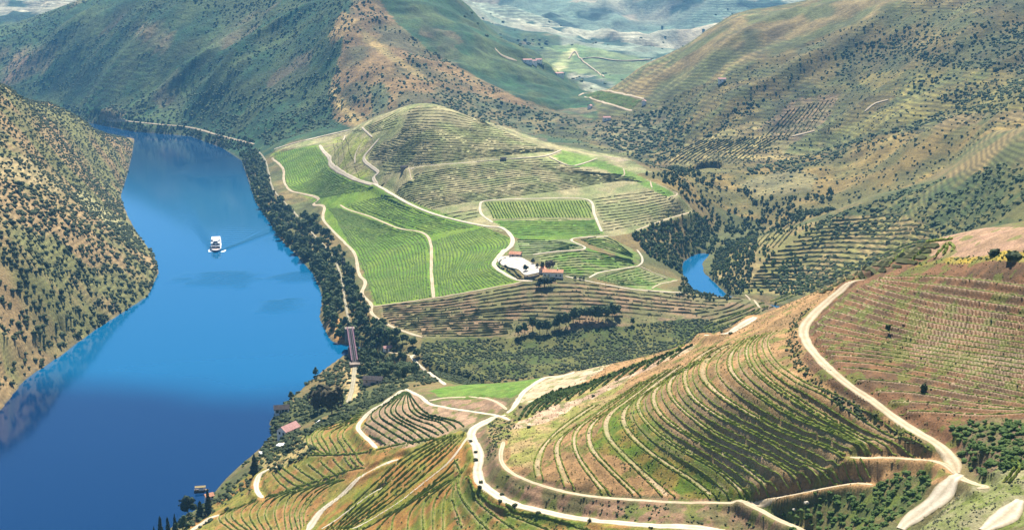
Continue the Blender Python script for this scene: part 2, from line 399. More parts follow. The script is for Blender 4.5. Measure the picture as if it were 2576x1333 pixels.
# ------------------------------------------------------------------ tracks (px polyline, width in metres)
TRACKS = [  # name, width, colour key, points
 ('dirt_road', 5.5, 'pale', [(805, 366), (812, 380), (830, 398), (829, 412), (852, 431), (900, 455), (950, 469), (984, 488), (1040, 519), (1110, 545), (1215, 569), (1262, 574), (1289, 600), (1285, 620), (1262, 640), (1252, 655)]),
 ('dirt_road', 4.5, 'pale', [(1000, 271), (1004, 282), (1021, 302), (1010, 316), (998, 335), (1006, 345)]),
 ('dirt_road', 4.5, 'pale', [(954, 350), (932, 375), (914, 400), (933, 420), (953, 435), (938, 448), (951, 468)]),
 ('footpath', 2.5, 'pale', [(868, 342), (855, 378)]),
 ('footpath', 2.2, 'pale', [(910, 322), (936, 347)]),
 ('footpath', 2.2, 'pale', [(905, 368), (893, 392), (893, 412)]),
 ('dirt_road', 4.0, 'tan', [(684, 398), (712, 425), (714, 455), (730, 480), (758, 487), (803, 500), (786, 515), (816, 520), (812, 550), (836, 580), (866, 610), (893, 640), (903, 690), (920, 710), (910, 740), (934, 765), (934, 788), (960, 808), (1000, 828), (1062, 849)]),
 ('dirt_road', 3.6, 'tan', [(856, 516), (876, 528), (930, 545), (1000, 574), (1077, 596), (1085, 690), (1091, 750)]),
 ('footpath', 2.6, 'tan', [(938, 771), (1090, 751), (1250, 722), (1312, 711)]),
 ('dirt_road', 5.0, 'pale', [(1268, 628), (1248, 655), (1242, 668), (1262, 684), (1298, 703), (1340, 707)]),
 ('dirt_road', 3.4, 'pale', [(1422, 695), (1500, 712), (1600, 729), (1700, 736), (1722, 738)]),
 ('dirt_road', 3.6, 'pale', [(1240, 561), (1212, 540), (1208, 515), (1226, 505), (1350, 500), (1476, 502), (1495, 540), (1514, 584)]),
 ('footpath', 1.6, 'tan', [(1240, 554), (1350, 549), (1500, 551)]),
 ('dirt_road', 3.0, 'pale', [(1340, 641), (1400, 633), (1474, 626), (1436, 602), (1530, 595)]),
 ('footpath', 2.6, 'pale', [(1028, 424), (1062, 418), (1130, 413), (1200, 408)]),
 ('footpath', 2.2, 'pale', [(1200, 408), (1300, 400), (1370, 394), (1412, 379)]),
 ('footpath', 2.6, 'pale', [(1381, 396), (1430, 418), (1462, 414), (1502, 400)]),
 ('footpath', 2.0, 'tan', [(1568, 424), (1572, 440), (1562, 446)]), ('footpath', 2.0, 'tan', [(1636, 456), (1640, 474)]),
 ('footpath', 2.4, 'tan', [(1692, 481), (1706, 492), (1684, 496)]),
 ('footpath', 3.0, 'tan', [(1738, 534), (1680, 551), (1600, 580)]),
 ('footpath', 2.4, 'pale', [(1482, 699), (1512, 685), (1604, 669), (1616, 650), (1602, 628)]),
 ('footpath', 2.2, 'tan', [(1640, 726), (1660, 715), (1704, 706)]), ('footpath', 1.6, 'tan', [(1606, 670), (1680, 702)]),
 ('footpath', 1.8, 'tan', [(1028, 426), (1036, 455)]),
 ('railway_line', 2.8, 'rail', [(652, 384), (668, 405), (676, 436), (690, 482), (740, 535), (775, 577), (828, 634), (856, 690), (868, 760), (880, 822)]),
 ('dirt_road', 4.0, 'tan', [(268, 302), (300, 304), (400, 314), (480, 322), (560, 344), (640, 364)]),
 ('footpath', 3.5, 'pale', [(690, 376), (760, 356), (880, 328)]),
 ('footpath', 2.4, 'tan', R6([(700, 810), (760, 850), (800, 900)])),
 # the near hillside
 ('dirt_road', 5.0, 'pale', R8([(372, 500), (270, 540), (160, 600), (130, 660), (170, 740), (185, 830), (175, 920), (200, 1000), (280, 1060), (400, 1130), (600, 1190), (900, 1250), (1300, 1290), (1700, 1310), (1950, 1340)])),
 ('dirt_road', 4.6, 'tan', R6([(1500, 690), (1390, 740), (1270, 840), (1150, 950), (1090, 1040), (1110, 1130), (1180, 1220), (1280, 1320)]) + R9([(1050, 140), (1200, 270), (1400, 410), (1600, 560), (1850, 710), (1960, 810), (2010, 900)])),
 ('dirt_road', 7.5, 'pale', R9([(2030, 900), (1960, 990), (1850, 1120), (1680, 1270), (1600, 1345)])),
 ('dirt_road', 3.0, 'tan', R9([(1240, 825), (1500, 812), (1720, 830), (1880, 880), (1990, 920)])),
 ('dirt_road', 3.0, 'tan', R9([(2020, 900), (2130, 970), (2220, 985), (2150, 1050)])),
 ('dirt_road', 2.4, 'tan', R8([(360, 700), (340, 790), (360, 870), (480, 955), (800, 1060), (1200, 1110), (1700, 1135), (2050, 1140)]) + R9([(480, 1140), (800, 1085), (1200, 1005), (1400, 992)])),
 ('dirt_road', 2.8, 'tan', R9([(470, 1150), (700, 1250), (930, 1345)])),
 ('dirt_road', 6.5, 'pale', R6([(440, 1085), (560, 1070), (680, 1010), (800, 940), (900, 890)])),
 ('dirt_road', 3.2, 'pale', R8([(385, 490), (440, 440), (500, 350), (560, 300), (640, 255), (800, 220), (900, 190)])),
 ('dirt_road', 3.0, 'pale', R7([(2000, 325), (1900, 355), (1750, 450), (1645, 540), (1612, 610), (1680, 680), (1745, 745)])),
 ('dirt_road', 3.0, 'pale', R7([(1960, 328), (2060, 375), (2130, 430), (2300, 465), (2486, 492), (2620, 515), (2700, 540)])),
 ('dirt_road', 2.6, 'tan', R7([(2120, 405), (2260, 385), (2480, 380)]) + R8([(100, 382), (230, 388), (330, 425), (380, 470)])),
 ('dirt_road', 4.6, 'pale', R7([(1240, 1345), (1350, 1205), (1500, 1075), (1640, 940), (1780, 868), (1900, 810)])),
 ('footpath', 1.3, 'pale', R7([(1570, 1340), (1900, 1135), (2120, 960), (2280, 820), (2420, 650)])),
 ('footpath', 1.3, 'pale', R7([(1350, 1340), (1560, 1180), (1800, 1000)])),
 ('dirt_road', 3.4, 'pale', R7([(400, 1345), (490, 1290), (560, 1245), (640, 1205)])),
 ('dirt_road', 3.6, 'pale', R7([(925, 1100), (885, 1050), (890, 970), (960, 905), (1030, 860)])),
 ('dirt_road', 3.4, 'pale', R7([(2235, 290), (2100, 190), (2000, 105), (1990, 85), (2050, 65)])),
 ('dirt_road', 2.6, 'tan', R7([(1990, 80), (1900, 70), (1820, 60)])),
 ('dirt_road', 7.0, 'pale', R9([(2460, 1110), (2400, 1180), (2310, 1260), (2190, 1350)])),
 ('railway_line', 4.0, 'rail', [(893, 910), (890, 950), (884, 985), (876, 1012)]),
 # far valley
 ('dirt_road', 6.0, 'tan', R3([(0, 410), (60, 400), (130, 410), (210, 395)])[:0] or [(1245, 122), (1262, 140), (1300, 154)]),
 ('dirt_road', 5.0, 'tan', [(1430, 150), (1446, 130), (1462, 152), (1520, 196)]),
 ('dirt_road', 5.0, 'tan', [(1462, 150), (1500, 147), (1560, 155), (1640, 152)]),
 ('dirt_road', 5.0, 'tan', [(1455, 242), (1500, 226), (1560, 236), (1620, 250)]), ('dirt_road', 6.0, 'tan', [(1470, 244), (1530, 262), (1590, 280)]),
 ('footpath', 4.0, 'tan', [(2175, 282), (2200, 262), (2235, 252)]), ('footpath', 4.0, 'tan', [(1990, 345), (2050, 330)]),
]
# smooth track centrelines on the ground
def on_ground_line(px, step, y0=240.0):
    q = spline(px, step=4.0)
    x, y, z = hit(q[:, 0], q[:, 1], y0)
    ok = np.ones(len(x), bool)
    for k in range(1, len(x)):                       # drop points that jump over a crest
        j = np.where(ok[:k])[0][-1]
        if abs(y[k] - y[j]) > 45 + 0.03 * y[j]: ok[k] = False
    P = np.stack([x, y], 1)[ok]
    for _ in range(2):
        P[1:-1] = (P[:-2] + 2 * P[1:-1] + P[2:]) / 4
    s = np.concatenate([[0], np.cumsum(np.hypot(*np.diff(P, axis=0).T))])
    n = max(2, int(s[-1] / step) + 1); w = np.linspace(0, s[-1], n)
    return np.stack([np.interp(w, s, P[:, 0]), np.interp(w, s, P[:, 1])], 1)

LINES = []
for nm, wd, ck, px in TRACKS:
    LINES.append((nm, wd, ck, on_ground_line(px, 1.0)))

def smooth1(z, k):
    z = np.pad(z, k, mode='edge'); return np.convolve(z, np.ones(2 * k + 1) / (2 * k + 1), 'valid')

def level_into(g, pts, zs, hw, blend, store=None):
    """cut level benches into a grid of ground along a set of points"""
    m = g.inside(pts[:, 0], pts[:, 1], 2)
    pts, zs = pts[m], zs[m]
    if not len(pts): return
    R = int((hw + blend) / g.r) + 1
    ii = np.round((pts[:, 0] - g.x0) / g.r).astype(int); jj = np.round((pts[:, 1] - g.y0) / g.r).astype(int)
    o = np.arange(-R, R + 1); OX, OY = np.meshgrid(o, o); OX, OY = OX.ravel(), OY.ravel()
    I = np.clip(ii[:, None] + OX, 0, g.nx - 1); J = np.clip(jj[:, None] + OY, 0, g.ny - 1)
    D = np.hypot(g.X[J, I] - pts[:, 0:1], g.Y[J, I] - pts[:, 1:2])
    idx = (J * g.nx + I).ravel(); D = D.ravel(); Zv = np.repeat(zs, len(o) ** 2)
    k = D < hw + blend; idx, D, Zv = idx[k], D[k], Zv[k]
    s = np.argsort(-D, kind='stable'); idx, D, Zv = idx[s], D[s], Zv[s]
    dm = np.full(g.Z.size, 1e9); zm = np.zeros(g.Z.size)
    dm[idx] = D; zm[idx] = Zv
    dm = dm.reshape(g.Z.shape); zm = zm.reshape(g.Z.shape)
    w = 1 - sstep(hw, hw + blend, dm)
    g.Z = np.where(dm < 1e8, g.Z * (1 - w) + zm * w, g.Z)
    if store is not None: g.__dict__[store] = np.minimum(g.__dict__.get(store, np.full(g.Z.shape, 1e9)), dm)

# ------------------------------------------------------------------ vine rows: families between guide lines
def family(guides, n, m=48):
    G = np.stack([spline(g, n=m) for g in guides])
    s = np.linspace(0, len(G) - 1, n) if np.isscalar(n) else np.asarray(n, float)
    i = np.clip(s.astype(int), 0, len(G) - 2); f = (s - i)[:, None, None]
    return list(G[i] * (1 - f) + G[i + 1] * f)

NEAR_ROWS, FAR_ROWS = [], []    # (block name, px polylines)
def near(block, guides, n): NEAR_ROWS.append((block, family(guides, n)))
def far(block, guides, n): FAR_ROWS.append((block, family(guides, n)))

near('spur', SPUR, sorted([k + d for k in range(13) for d in (0, 0.27)] + [13]))
near('spur bank', SPUR, [5.62, 6.62, 7.62, 8.62, 9.62, 10.62, 11.62, 12.62, 13.5, 14.0])
B = [R6([(1640, 690), (2000, 690), (2300, 720), (2600, 760)]), R6([(1530, 730), (1800, 800), (2200, 880), (2600, 940)]), R6([(1400, 800), (1700, 890), (2100, 985), (2600, 1060)]),
     R6([(1290, 890), (1650, 990), (2100, 1090), (2600, 1160)]), R6([(1190, 1000), (1600, 1090), (2100, 1180), (2600, 1250)]), R6([(1160, 1120), (1500, 1160), (2000, 1230), (2600, 1330)]),
     R9([(1000, 70), (1500, 110), (2000, 200), (2520, 310)]), R9([(1120, 165), (1500, 200), (2000, 290), (2520, 400)]), R9([(1310, 335), (1700, 350), (2100, 420), (2520, 470)]), R9([(1520, 475), (1900, 490), (2200, 510), (2520, 490)])]
B = [g + [(g[-1][0] + 300, g[-1][1] + 300 * (g[-1][1] - g[-2][1]) / (g[-1][0] - g[-2][0]))] for g in B]
near('right slope', B, sorted(list(np.arange(0, 6.01, 1 / 2.5)) + [6.5, 7, 7.5, 8, 8.5, 9]))
near('ridge', [R8([(470, 545), (545, 440), (720, 345)]), R8([(700, 450), (790, 380), (1000, 270)]), R8([(1100, 290), (1200, 210), (1330, 140)]), R8([(1560, 110), (1640, 50), (1720, 10)])], 15)
near('knoll', [R7([(1930, 350), (1790, 430), (1700, 520), (1790, 590), (1950, 690), (2010, 715)]), R7([(1945, 345), (1850, 420), (1800, 480), (1860, 540), (2000, 620), (2100, 700)]), R7([(1955, 345), (1900, 420), (1880, 480), (1950, 540), (2080, 600), (2190, 650)]), R7([(1965, 345), (1970, 420), (1990, 480), (2070, 530), (2190, 560), (2260, 620)]), R7([(1975, 350), (2040, 440), (2110, 500), (2220, 530), (2330, 560), (2370, 590)])], 9)
near('knoll', [R7([(1660, 570), (1730, 610), (1840, 680), (1900, 715)]), R7([(1690, 640), (1760, 680), (1810, 720)])], 2)
near('house slope', [R7([(1650, 475), (1450, 530), (1280, 620), (1240, 690), (1290, 770), (1380, 800)]), R7([(1630, 510), (1480, 580), (1350, 640), (1390, 720), (1420, 790)]), R7([(1610, 545), (1540, 590), (1500, 650), (1540, 710), (1590, 775)])], 7)
near('lower bench', [R7([(1000, 930), (1060, 1000), (1150, 1060)]), R7([(1080, 880), (1180, 950), (1300, 1010)]), R7([(1300, 850), (1360, 900), (1440, 955)]), R7([(1500, 810), (1530, 850), (1570, 895)]), R7([(1600, 790), (1610, 820), (1650, 860)])], 10)
near('lower bench', [R7([(930, 1100), (1100, 1050), (1250, 1000), (1480, 925), (1660, 880)]), R7([(1250, 800), (1500, 790), (1700, 770), (1900, 720), (2200, 670)])], 2)
near('foot', [R7([(720, 1340), (620, 1262), (640, 1215), (770, 1160)]), R7([(830, 1340), (705, 1235), (765, 1170), (910, 1100)]), R7([(900, 1340), (835, 1225), (900, 1125), (1040, 1065)]), R7([(1000, 1340), (945, 1220), (1005, 1120), (1130, 1045)]), R7([(1100, 1340), (1085, 1200), (1135, 1085), (1290, 1010)]), R7([(1185, 1340), (1160, 1200), (1265, 1060), (1450, 955)]), R7([(1225, 1300), (1230, 1200), (1340, 1060), (1520, 960)])], 13)
near('hollow', [R7([(1380, 1340), (1590, 1130), (1800, 935), (1960, 800), (2240, 650)]), R7([(1530, 1340), (1860, 1120), (2180, 850), (2390, 640)])], 7)
near('bottom', [R7([(1640, 1340), (1950, 1145), (2180, 965), (2330, 815)]), R7([(1850, 1340), (1885, 1220), (2080, 1080), (2300, 960)]), R7([(2080, 1340), (2085, 1150), (2200, 1030), (2340, 935)]), R7([(2220, 1340), (2230, 1120), (2290, 1010), (2370, 890)]), R7([(2490, 1280), (2350, 1095), (2325, 960), (2390, 850)])], 9)
near('bottom', [R8([(10, 830), (50, 920), (40, 1020), (90, 1150), (260, 1340)]), R8([(130, 1020), (200, 1140), (330, 1220), (560, 1340)]), R8([(240, 1100), (400, 1190), (700, 1270), (1000, 1340)])], 4)
near('corner', [R9([(2380, 830), (2420, 880), (2330, 1010)]), R9([(2420, 820), (2455, 880), (2370, 1010)])], 2)
near('crest', [R8([(1500, 60), (1700, -50)]) + R6([(450, 1020), (700, 920), (1000, 800), (1250, 690), (1500, 590), (1800, 470), (2080, 425)]), R8([(1540, 80), (1740, -35)]) + R6([(480, 1050), (720, 950), (1020, 815), (1270, 705), (1520, 605), (1820, 485), (2085, 440)])], 2)
near('crest', [R6([(1660, 610), (1720, 560), (1760, 520)]), R6([(1960, 570), (2000, 520), (2040, 480)]), R6([(2080, 520), (2090, 490), (2060, 470)])], 5)
# rows farther off
_a = lambda p: [(657.4 + x * .2516, 241.5 + y * .2516) for x, y in p]
_b = lambda p: [(1207.5 + x * .2516, 254.9 + y * .2516) for x, y in p]
far('hilltop', [[(1030, 276), (1110, 271), (1160, 284), (1230, 314)], [(1015, 317), (1098, 322), (1186, 324), (1240, 317)], [(1000, 345), (1098, 352), (1198, 350), (1300, 346)], [(940, 374), (1060, 382), (1186, 377), (1370, 374)], [(922, 402), (1060, 408), (1186, 398), (1400, 380)]], 27)
far('hillside', [[(1042, 440), (1150, 424), (1300, 408), (1370, 402)], [(994, 480), (1150, 455), (1350, 430), (1520, 436)], [(1025, 503), (1150, 490), (1350, 462), (1500, 444), (1580, 440)], [(1085, 524), (1200, 505), (1400, 480), (1550, 456), (1620, 458)]], 20)
far('hillside', [[(1118, 540), (1204, 528)], [(1160, 552), (1206, 545)]], 3)
far('hillside', [[(1490, 503), (1600, 488), (1670, 480)], [(1500, 542), (1600, 530), (1705, 508)], [(1520, 582), (1620, 562), (1735, 532)]], 12)
far('hilltop', [[(845, 425), (840, 360)], [(860, 432), (852, 352)], [(905, 452), (868, 346)][:2]], 4)
far('hilltop', [[(882, 332), (940, 312), (1000, 283)], [(925, 338), (965, 326), (1000, 316)]], 7)
far('hilltop', [[(960, 410), (1100, 412), (1030, 420)][:2], [(965, 440), (1025, 428)]], 4)
far('brown bank', [[(960, 772), (1150, 752), (1350, 714), (1550, 724), (1750, 748), (1870, 754)], [(965, 795), (1150, 787), (1400, 765), (1600, 777), (1760, 790)], [(1000, 822), (1150, 815), (1290, 812)], [(1060, 846), (1200, 846), (1285, 838)]], 16)
far('brown bank', [[(1740, 792), (1820, 780), (1868, 756)], [(1830, 822), (1890, 795), (1945, 772)]], 5)
far('opposite slope', [[(2060, 560), (2170, 550), (2270, 540)], [(2010, 600), (2150, 592), (2300, 592), (2380, 600)], [(1930, 650), (2080, 642), (2250, 652), (2330, 662)], [(1900, 690), (2050, 690), (2170, 700)], [(1880, 722), (2000, 726), (2080, 735)]], 18)
far('opposite slope', [[(1845, 640), (1870, 610), (1885, 598)], [(1960, 620), (1990, 585), (2020, 556)]], 9)
far('opposite slope', [[(1660, 412), (1700, 385), (1775, 350)], [(1870, 412), (1910, 380), (1965, 345)]], 18)
far('opposite slope', [[(1925, 345), (1990, 275)], [(2030, 345), (2095, 250)]], 10)
far('green field', [[(693, 384), (714, 445), (722, 470), (800, 498)], [(805, 368), (828, 412), (850, 436), (950, 476)]], 22)
far('green field', [[(832, 522), (868, 590), (905, 650), (926, 705), (950, 765)], [(868, 530), (970, 570), (1070, 604), (1080, 750)]], 22)
far('green field', [[(1090, 604), (1096, 748)], [(1215, 574), (1285, 606), (1262, 640), (1236, 668), (1300, 708)]], 24)
far('green field', [[(875, 518), (975, 560), (1078, 592)], [(960, 492), (1080, 540), (1205, 570)]], 12)
far('striped field', [[(1222, 510), (1242, 552)], [(1474, 506), (1494, 548)]], 34)
far('green field', [[(1254, 560), (1380, 554), (1498, 556)], [(1300, 592), (1400, 590), (1508, 588)]], 9)
far('pale field', [[(1300, 604), (1380, 606), (1460, 620)], [(1310, 638), (1350, 636), (1440, 626)]], 7)
far('pale field', [[(1350, 648), (1470, 634), (1590, 655)], [(1400, 668), (1500, 662), (1600, 664)], [(1424, 694), (1480, 694), (1500, 688)]], 10)
far('pale field', [[(1462, 604), (1530, 600), (1592, 640)], [(1480, 614), (1540, 630), (1600, 650)]], 6)
far('pale field', [[(1505, 704), (1560, 684), (1600, 676)], [(1560, 718), (1640, 716), (1690, 706)]], 8)
far('valley field', [[(1474, 240), (1540, 260), (1590, 276)], [(1505, 230), (1560, 240), (1615, 254)]], 9)

# tracks first, then the rows, are cut into the near hillside
TP = np.vstack([np.c_[L, np.full(len(L), w)] for _, w, _, L in LINES])
_h = {}
for k, (x, y, w) in enumerate(TP): _h.setdefault((int(x // 8), int(y // 8)), []).append(k)
def near_track(P, pad=0.6):
    out = np.zeros(len(P), bool)
    for q, (x, y) in enumerate(P):
        i, j = int(x // 8), int(y // 8); c = []
        for a in (-1, 0, 1):
            for b in (-1, 0, 1): c += _h.get((i + a, j + b), [])
        if c:
            T = TP[c]; out[q] = (np.hypot(T[:, 0] - x, T[:, 1] - y) < T[:, 2] / 2 + pad).any()
    return out

# all row points meet the still uncut ground
def rows_on_ground(fams, step):
    out = []
    for block, L in fams:
        Q = np.stack(L); n, m, _ = Q.shape
        x, y, z = hit(Q[..., 0].ravel(), Q[..., 1].ravel())
        x, y = x.reshape(n, m), y.reshape(n, m)
        for k in range(n):
            P = np.stack([x[k], y[k]], 1)
            cut = np.where(np.abs(np.diff(y[k])) > 30 + 0.02 * y[k][:-1])[0]
            for seg in np.split(P, cut + 1):
                if len(seg) < 4: continue
                for _ in range(3): seg[1:-1] = (seg[:-2] + 2 * seg[1:-1] + seg[2:]) / 4
                s = np.concatenate([[0], np.cumsum(np.hypot(*np.diff(seg, axis=0).T))])
                if s[-1] < 6: continue
                w = np.arange(0, s[-1], step)
                out.append((block, np.stack([np.interp(w, s, seg[:, 0]), np.interp(w, s, seg[:, 1])], 1)))
    return out
NR = rows_on_ground(NEAR_ROWS, 0.9)
BENCH = rows_on_ground([('spur', family(SPUR, [k + 0.135 for k in range(13)]))], 0.6)
BENCH_z = [smooth1(ground(P[:, 0], P[:, 1]), 10) for _, P in BENCH]
FR = rows_on_ground(FAR_ROWS, 3.6)

NR_z = [smooth1(ground(P[:, 0], P[:, 1]), 6) for _, P in NR]
for nm, wd, ck, L in LINES:
    z = smooth1(ground(L[:, 0], L[:, 1]), 8)
    level_into(G_FG, L, z, wd / 2 + 0.5, max(2.0, wd * 0.7), 'Dtrack')
    if G_FG.inside(L[:, 0], L[:, 1]).mean() < 0.5:
        level_into(G_NR, L, z, wd / 2 + 1.5, 5.0)
PN = np.vstack([P for _, P in NR]); ZN = np.concatenate(NR_z)
okp = ~near_track(PN, 2.4)
FLAT = np.array([b in ('ridge', 'crest', 'spur', 'right slope') for b, P in NR for _ in P])
STEP = np.array([b == 'right slope' for b, P in NR for _ in P])
level_into(G_FG, PN[okp & ~FLAT], ZN[okp & ~FLAT] - 0.1, 0.95, 1.7, 'Drow')
PB = np.vstack([P for _, P in BENCH]); ZB = np.concatenate(BENCH_z); okb = ~near_track(PB, 3.2)
level_into(G_FG, PB[okb], ZB[okb], 1.15, 2.3, 'Dbench')
Zb = G_FG.Z
for _ in range(3):                                # weather the banks a little
    Zb = np.pad(Zb, 1, mode='edge'); Zb = (Zb[:-2] + 2 * Zb[1:-1] + Zb[2:]) / 4; Zb = (Zb[:, :-2] + 2 * Zb[:, 1:-1] + Zb[:, 2:]) / 4
wb = sstep(4.5, 3.0, np.minimum(G_FG.Dbench, G_FG.Drow))
G_FG.Z = G_FG.Z * (1 - wb) + Zb * wb
level_into(G_FG, PN[okp & STEP], ZN[okp & STEP] + 0.15, 0.75, 0.9, 'Dstep')
# ------------------------------------------------------------------ materials
def new_mat(name):
    m = bpy.data.materials.new(name); m.use_nodes = True
    nt = m.node_tree; b = nt.nodes['Principled BSDF']
    b.inputs['Roughness'].default_value = 0.9
    b.inputs['Specular IOR Level'].default_value = 0.15
    return m, nt.nodes, nt.links, b

def node(ns, t, **kw):
    n = ns.new(t)
    for k, v in kw.items():
        if k in n.inputs: n.inputs[k].default_value = v
        else: setattr(n, k, v)
    return n

def ramp(ns, stops):
    r = ns.new('ShaderNodeValToRGB'); e = r.color_ramp.elements
    while len(e) < len(stops): e.new(0.5)
    for k, (p, c) in enumerate(stops):
        e[k].position = p; e[k].color = (*c, 1)
    return r

def mottled(name, c1, c2, scale, rough=0.9, bump=0.0, bscale=None, detail=4, c3=None, spec=0.15):
    m, ns, ls, b = new_mat(name)
    tc = ns.new('ShaderNodeTexCoord')
    n = node(ns, 'ShaderNodeTexNoise', Scale=scale, Detail=detail, Roughness=0.65)
    ls.new(tc.outputs['Object'], n.inputs['Vector'])
    st = [(0.32, c1), (0.66, c2)] if c3 is None else [(0.28, c1), (0.5, c2), (0.7, c3)]
    r = ramp(ns, st); ls.new(n.outputs['Fac'], r.inputs[0]); ls.new(r.outputs[0], b.inputs['Base Color'])
    b.inputs['Roughness'].default_value = rough; b.inputs['Specular IOR Level'].default_value = spec
    if bump:
        n2 = node(ns, 'ShaderNodeTexNoise', Scale=bscale or scale * 3, Detail=3)
        ls.new(tc.outputs['Object'], n2.inputs['Vector'])
        bp = node(ns, 'ShaderNodeBump', Strength=1.0, Distance=bump)
        ls.new(n2.outputs['Fac'], bp.inputs['Height']); ls.new(bp.outputs[0], b.inputs['Normal'])
    return m

def ground_mat(name, sc, var, bump, terr=0.0):
    """land cover colour held by the ground itself, broken up by fine grain"""
    m, ns, ls, b = new_mat(name)
    a = node(ns, 'ShaderNodeAttribute', attribute_name='albedo')
    tc = ns.new('ShaderNodeTexCoord')
    n = node(ns, 'ShaderNodeTexNoise', Scale=sc, Detail=5, Roughness=0.7)
    ls.new(tc.outputs['Object'], n.inputs['Vector'])
    mr = node(ns, 'ShaderNodeMapRange'); mr.inputs[1].default_value = 0.28; mr.inputs[2].default_value = 0.72
    mr.inputs[3].default_value = 1 - var; mr.inputs[4].default_value = 1 + var
    ls.new(n.outputs['Fac'], mr.inputs[0])
    mx = ns.new('ShaderNodeVectorMath'); mx.operation = 'SCALE'
    ls.new(a.outputs['Color'], mx.inputs[0]); ls.new(mr.outputs[0], mx.inputs['Scale'])
    if terr:                                          # old narrow terraces, too far off to tell apart: level lines round the slope
        sx = ns.new('ShaderNodeSeparateXYZ'); ls.new(tc.outputs['Object'], sx.inputs[0])
        nz = node(ns, 'ShaderNodeTexNoise', Scale=0.02, Detail=3); ls.new(tc.outputs['Object'], nz.inputs['Vector'])
        m1 = node(ns, 'ShaderNodeMath', operation='MULTIPLY_ADD'); m1.inputs[1].default_value = 2 * terr; ls.new(nz.outputs['Fac'], m1.inputs[0]); ls.new(sx.outputs[2], m1.inputs[2])
        m2 = node(ns, 'ShaderNodeMath', operation='MULTIPLY'); m2.inputs[1].default_value = 6.283 / terr; ls.new(m1.outputs[0], m2.inputs[0])
        m3 = node(ns, 'ShaderNodeMath', operation='SINE'); ls.new(m2.outputs[0], m3.inputs[0])
        m4 = node(ns, 'ShaderNodeMath', operation='MULTIPLY'); ls.new(m3.outputs[0], m4.inputs[0]); ls.new(a.outputs['Alpha'], m4.inputs[1])
        m5 = node(ns, 'ShaderNodeMath', operation='MULTIPLY_ADD'); m5.inputs[1].default_value = 0.38; m5.inputs[2].default_value = 1.0; ls.new(m4.outputs[0], m5.inputs[0])
        my = ns.new('ShaderNodeVectorMath'); my.operation = 'SCALE'; ls.new(mx.outputs[0], my.inputs[0]); ls.new(m5.outputs[0], my.inputs['Scale']); mx = my
    ls.new(mx.outputs[0], b.inputs['Base Color'])
    bp = node(ns, 'ShaderNodeBump', Strength=0.9, Distance=bump)
    ls.new(n.outputs['Fac'], bp.inputs['Height']); ls.new(bp.outputs[0], b.inputs['Normal'])
    return m

M_GND = {0: ground_mat('near soil and grass', 1.3, 0.5, 0.35), 1: ground_mat('hillside soil and grass', 0.45, 0.45, 1.0, 4.0),
         2: ground_mat('scrubland', 0.16, 0.5, 2.5, 5.0), 3: ground_mat('far scrubland', 0.05, 0.5, 6.0, 9.0), 4: ground_mat('rough ground', 0.5, 0.4, 0.5)}

# ------------------------------------------------------------------ land cover
def mixc(c1, c2, w): return np.asarray(c1) * (1 - w[..., None]) + np.asarray(c2) * w[..., None]

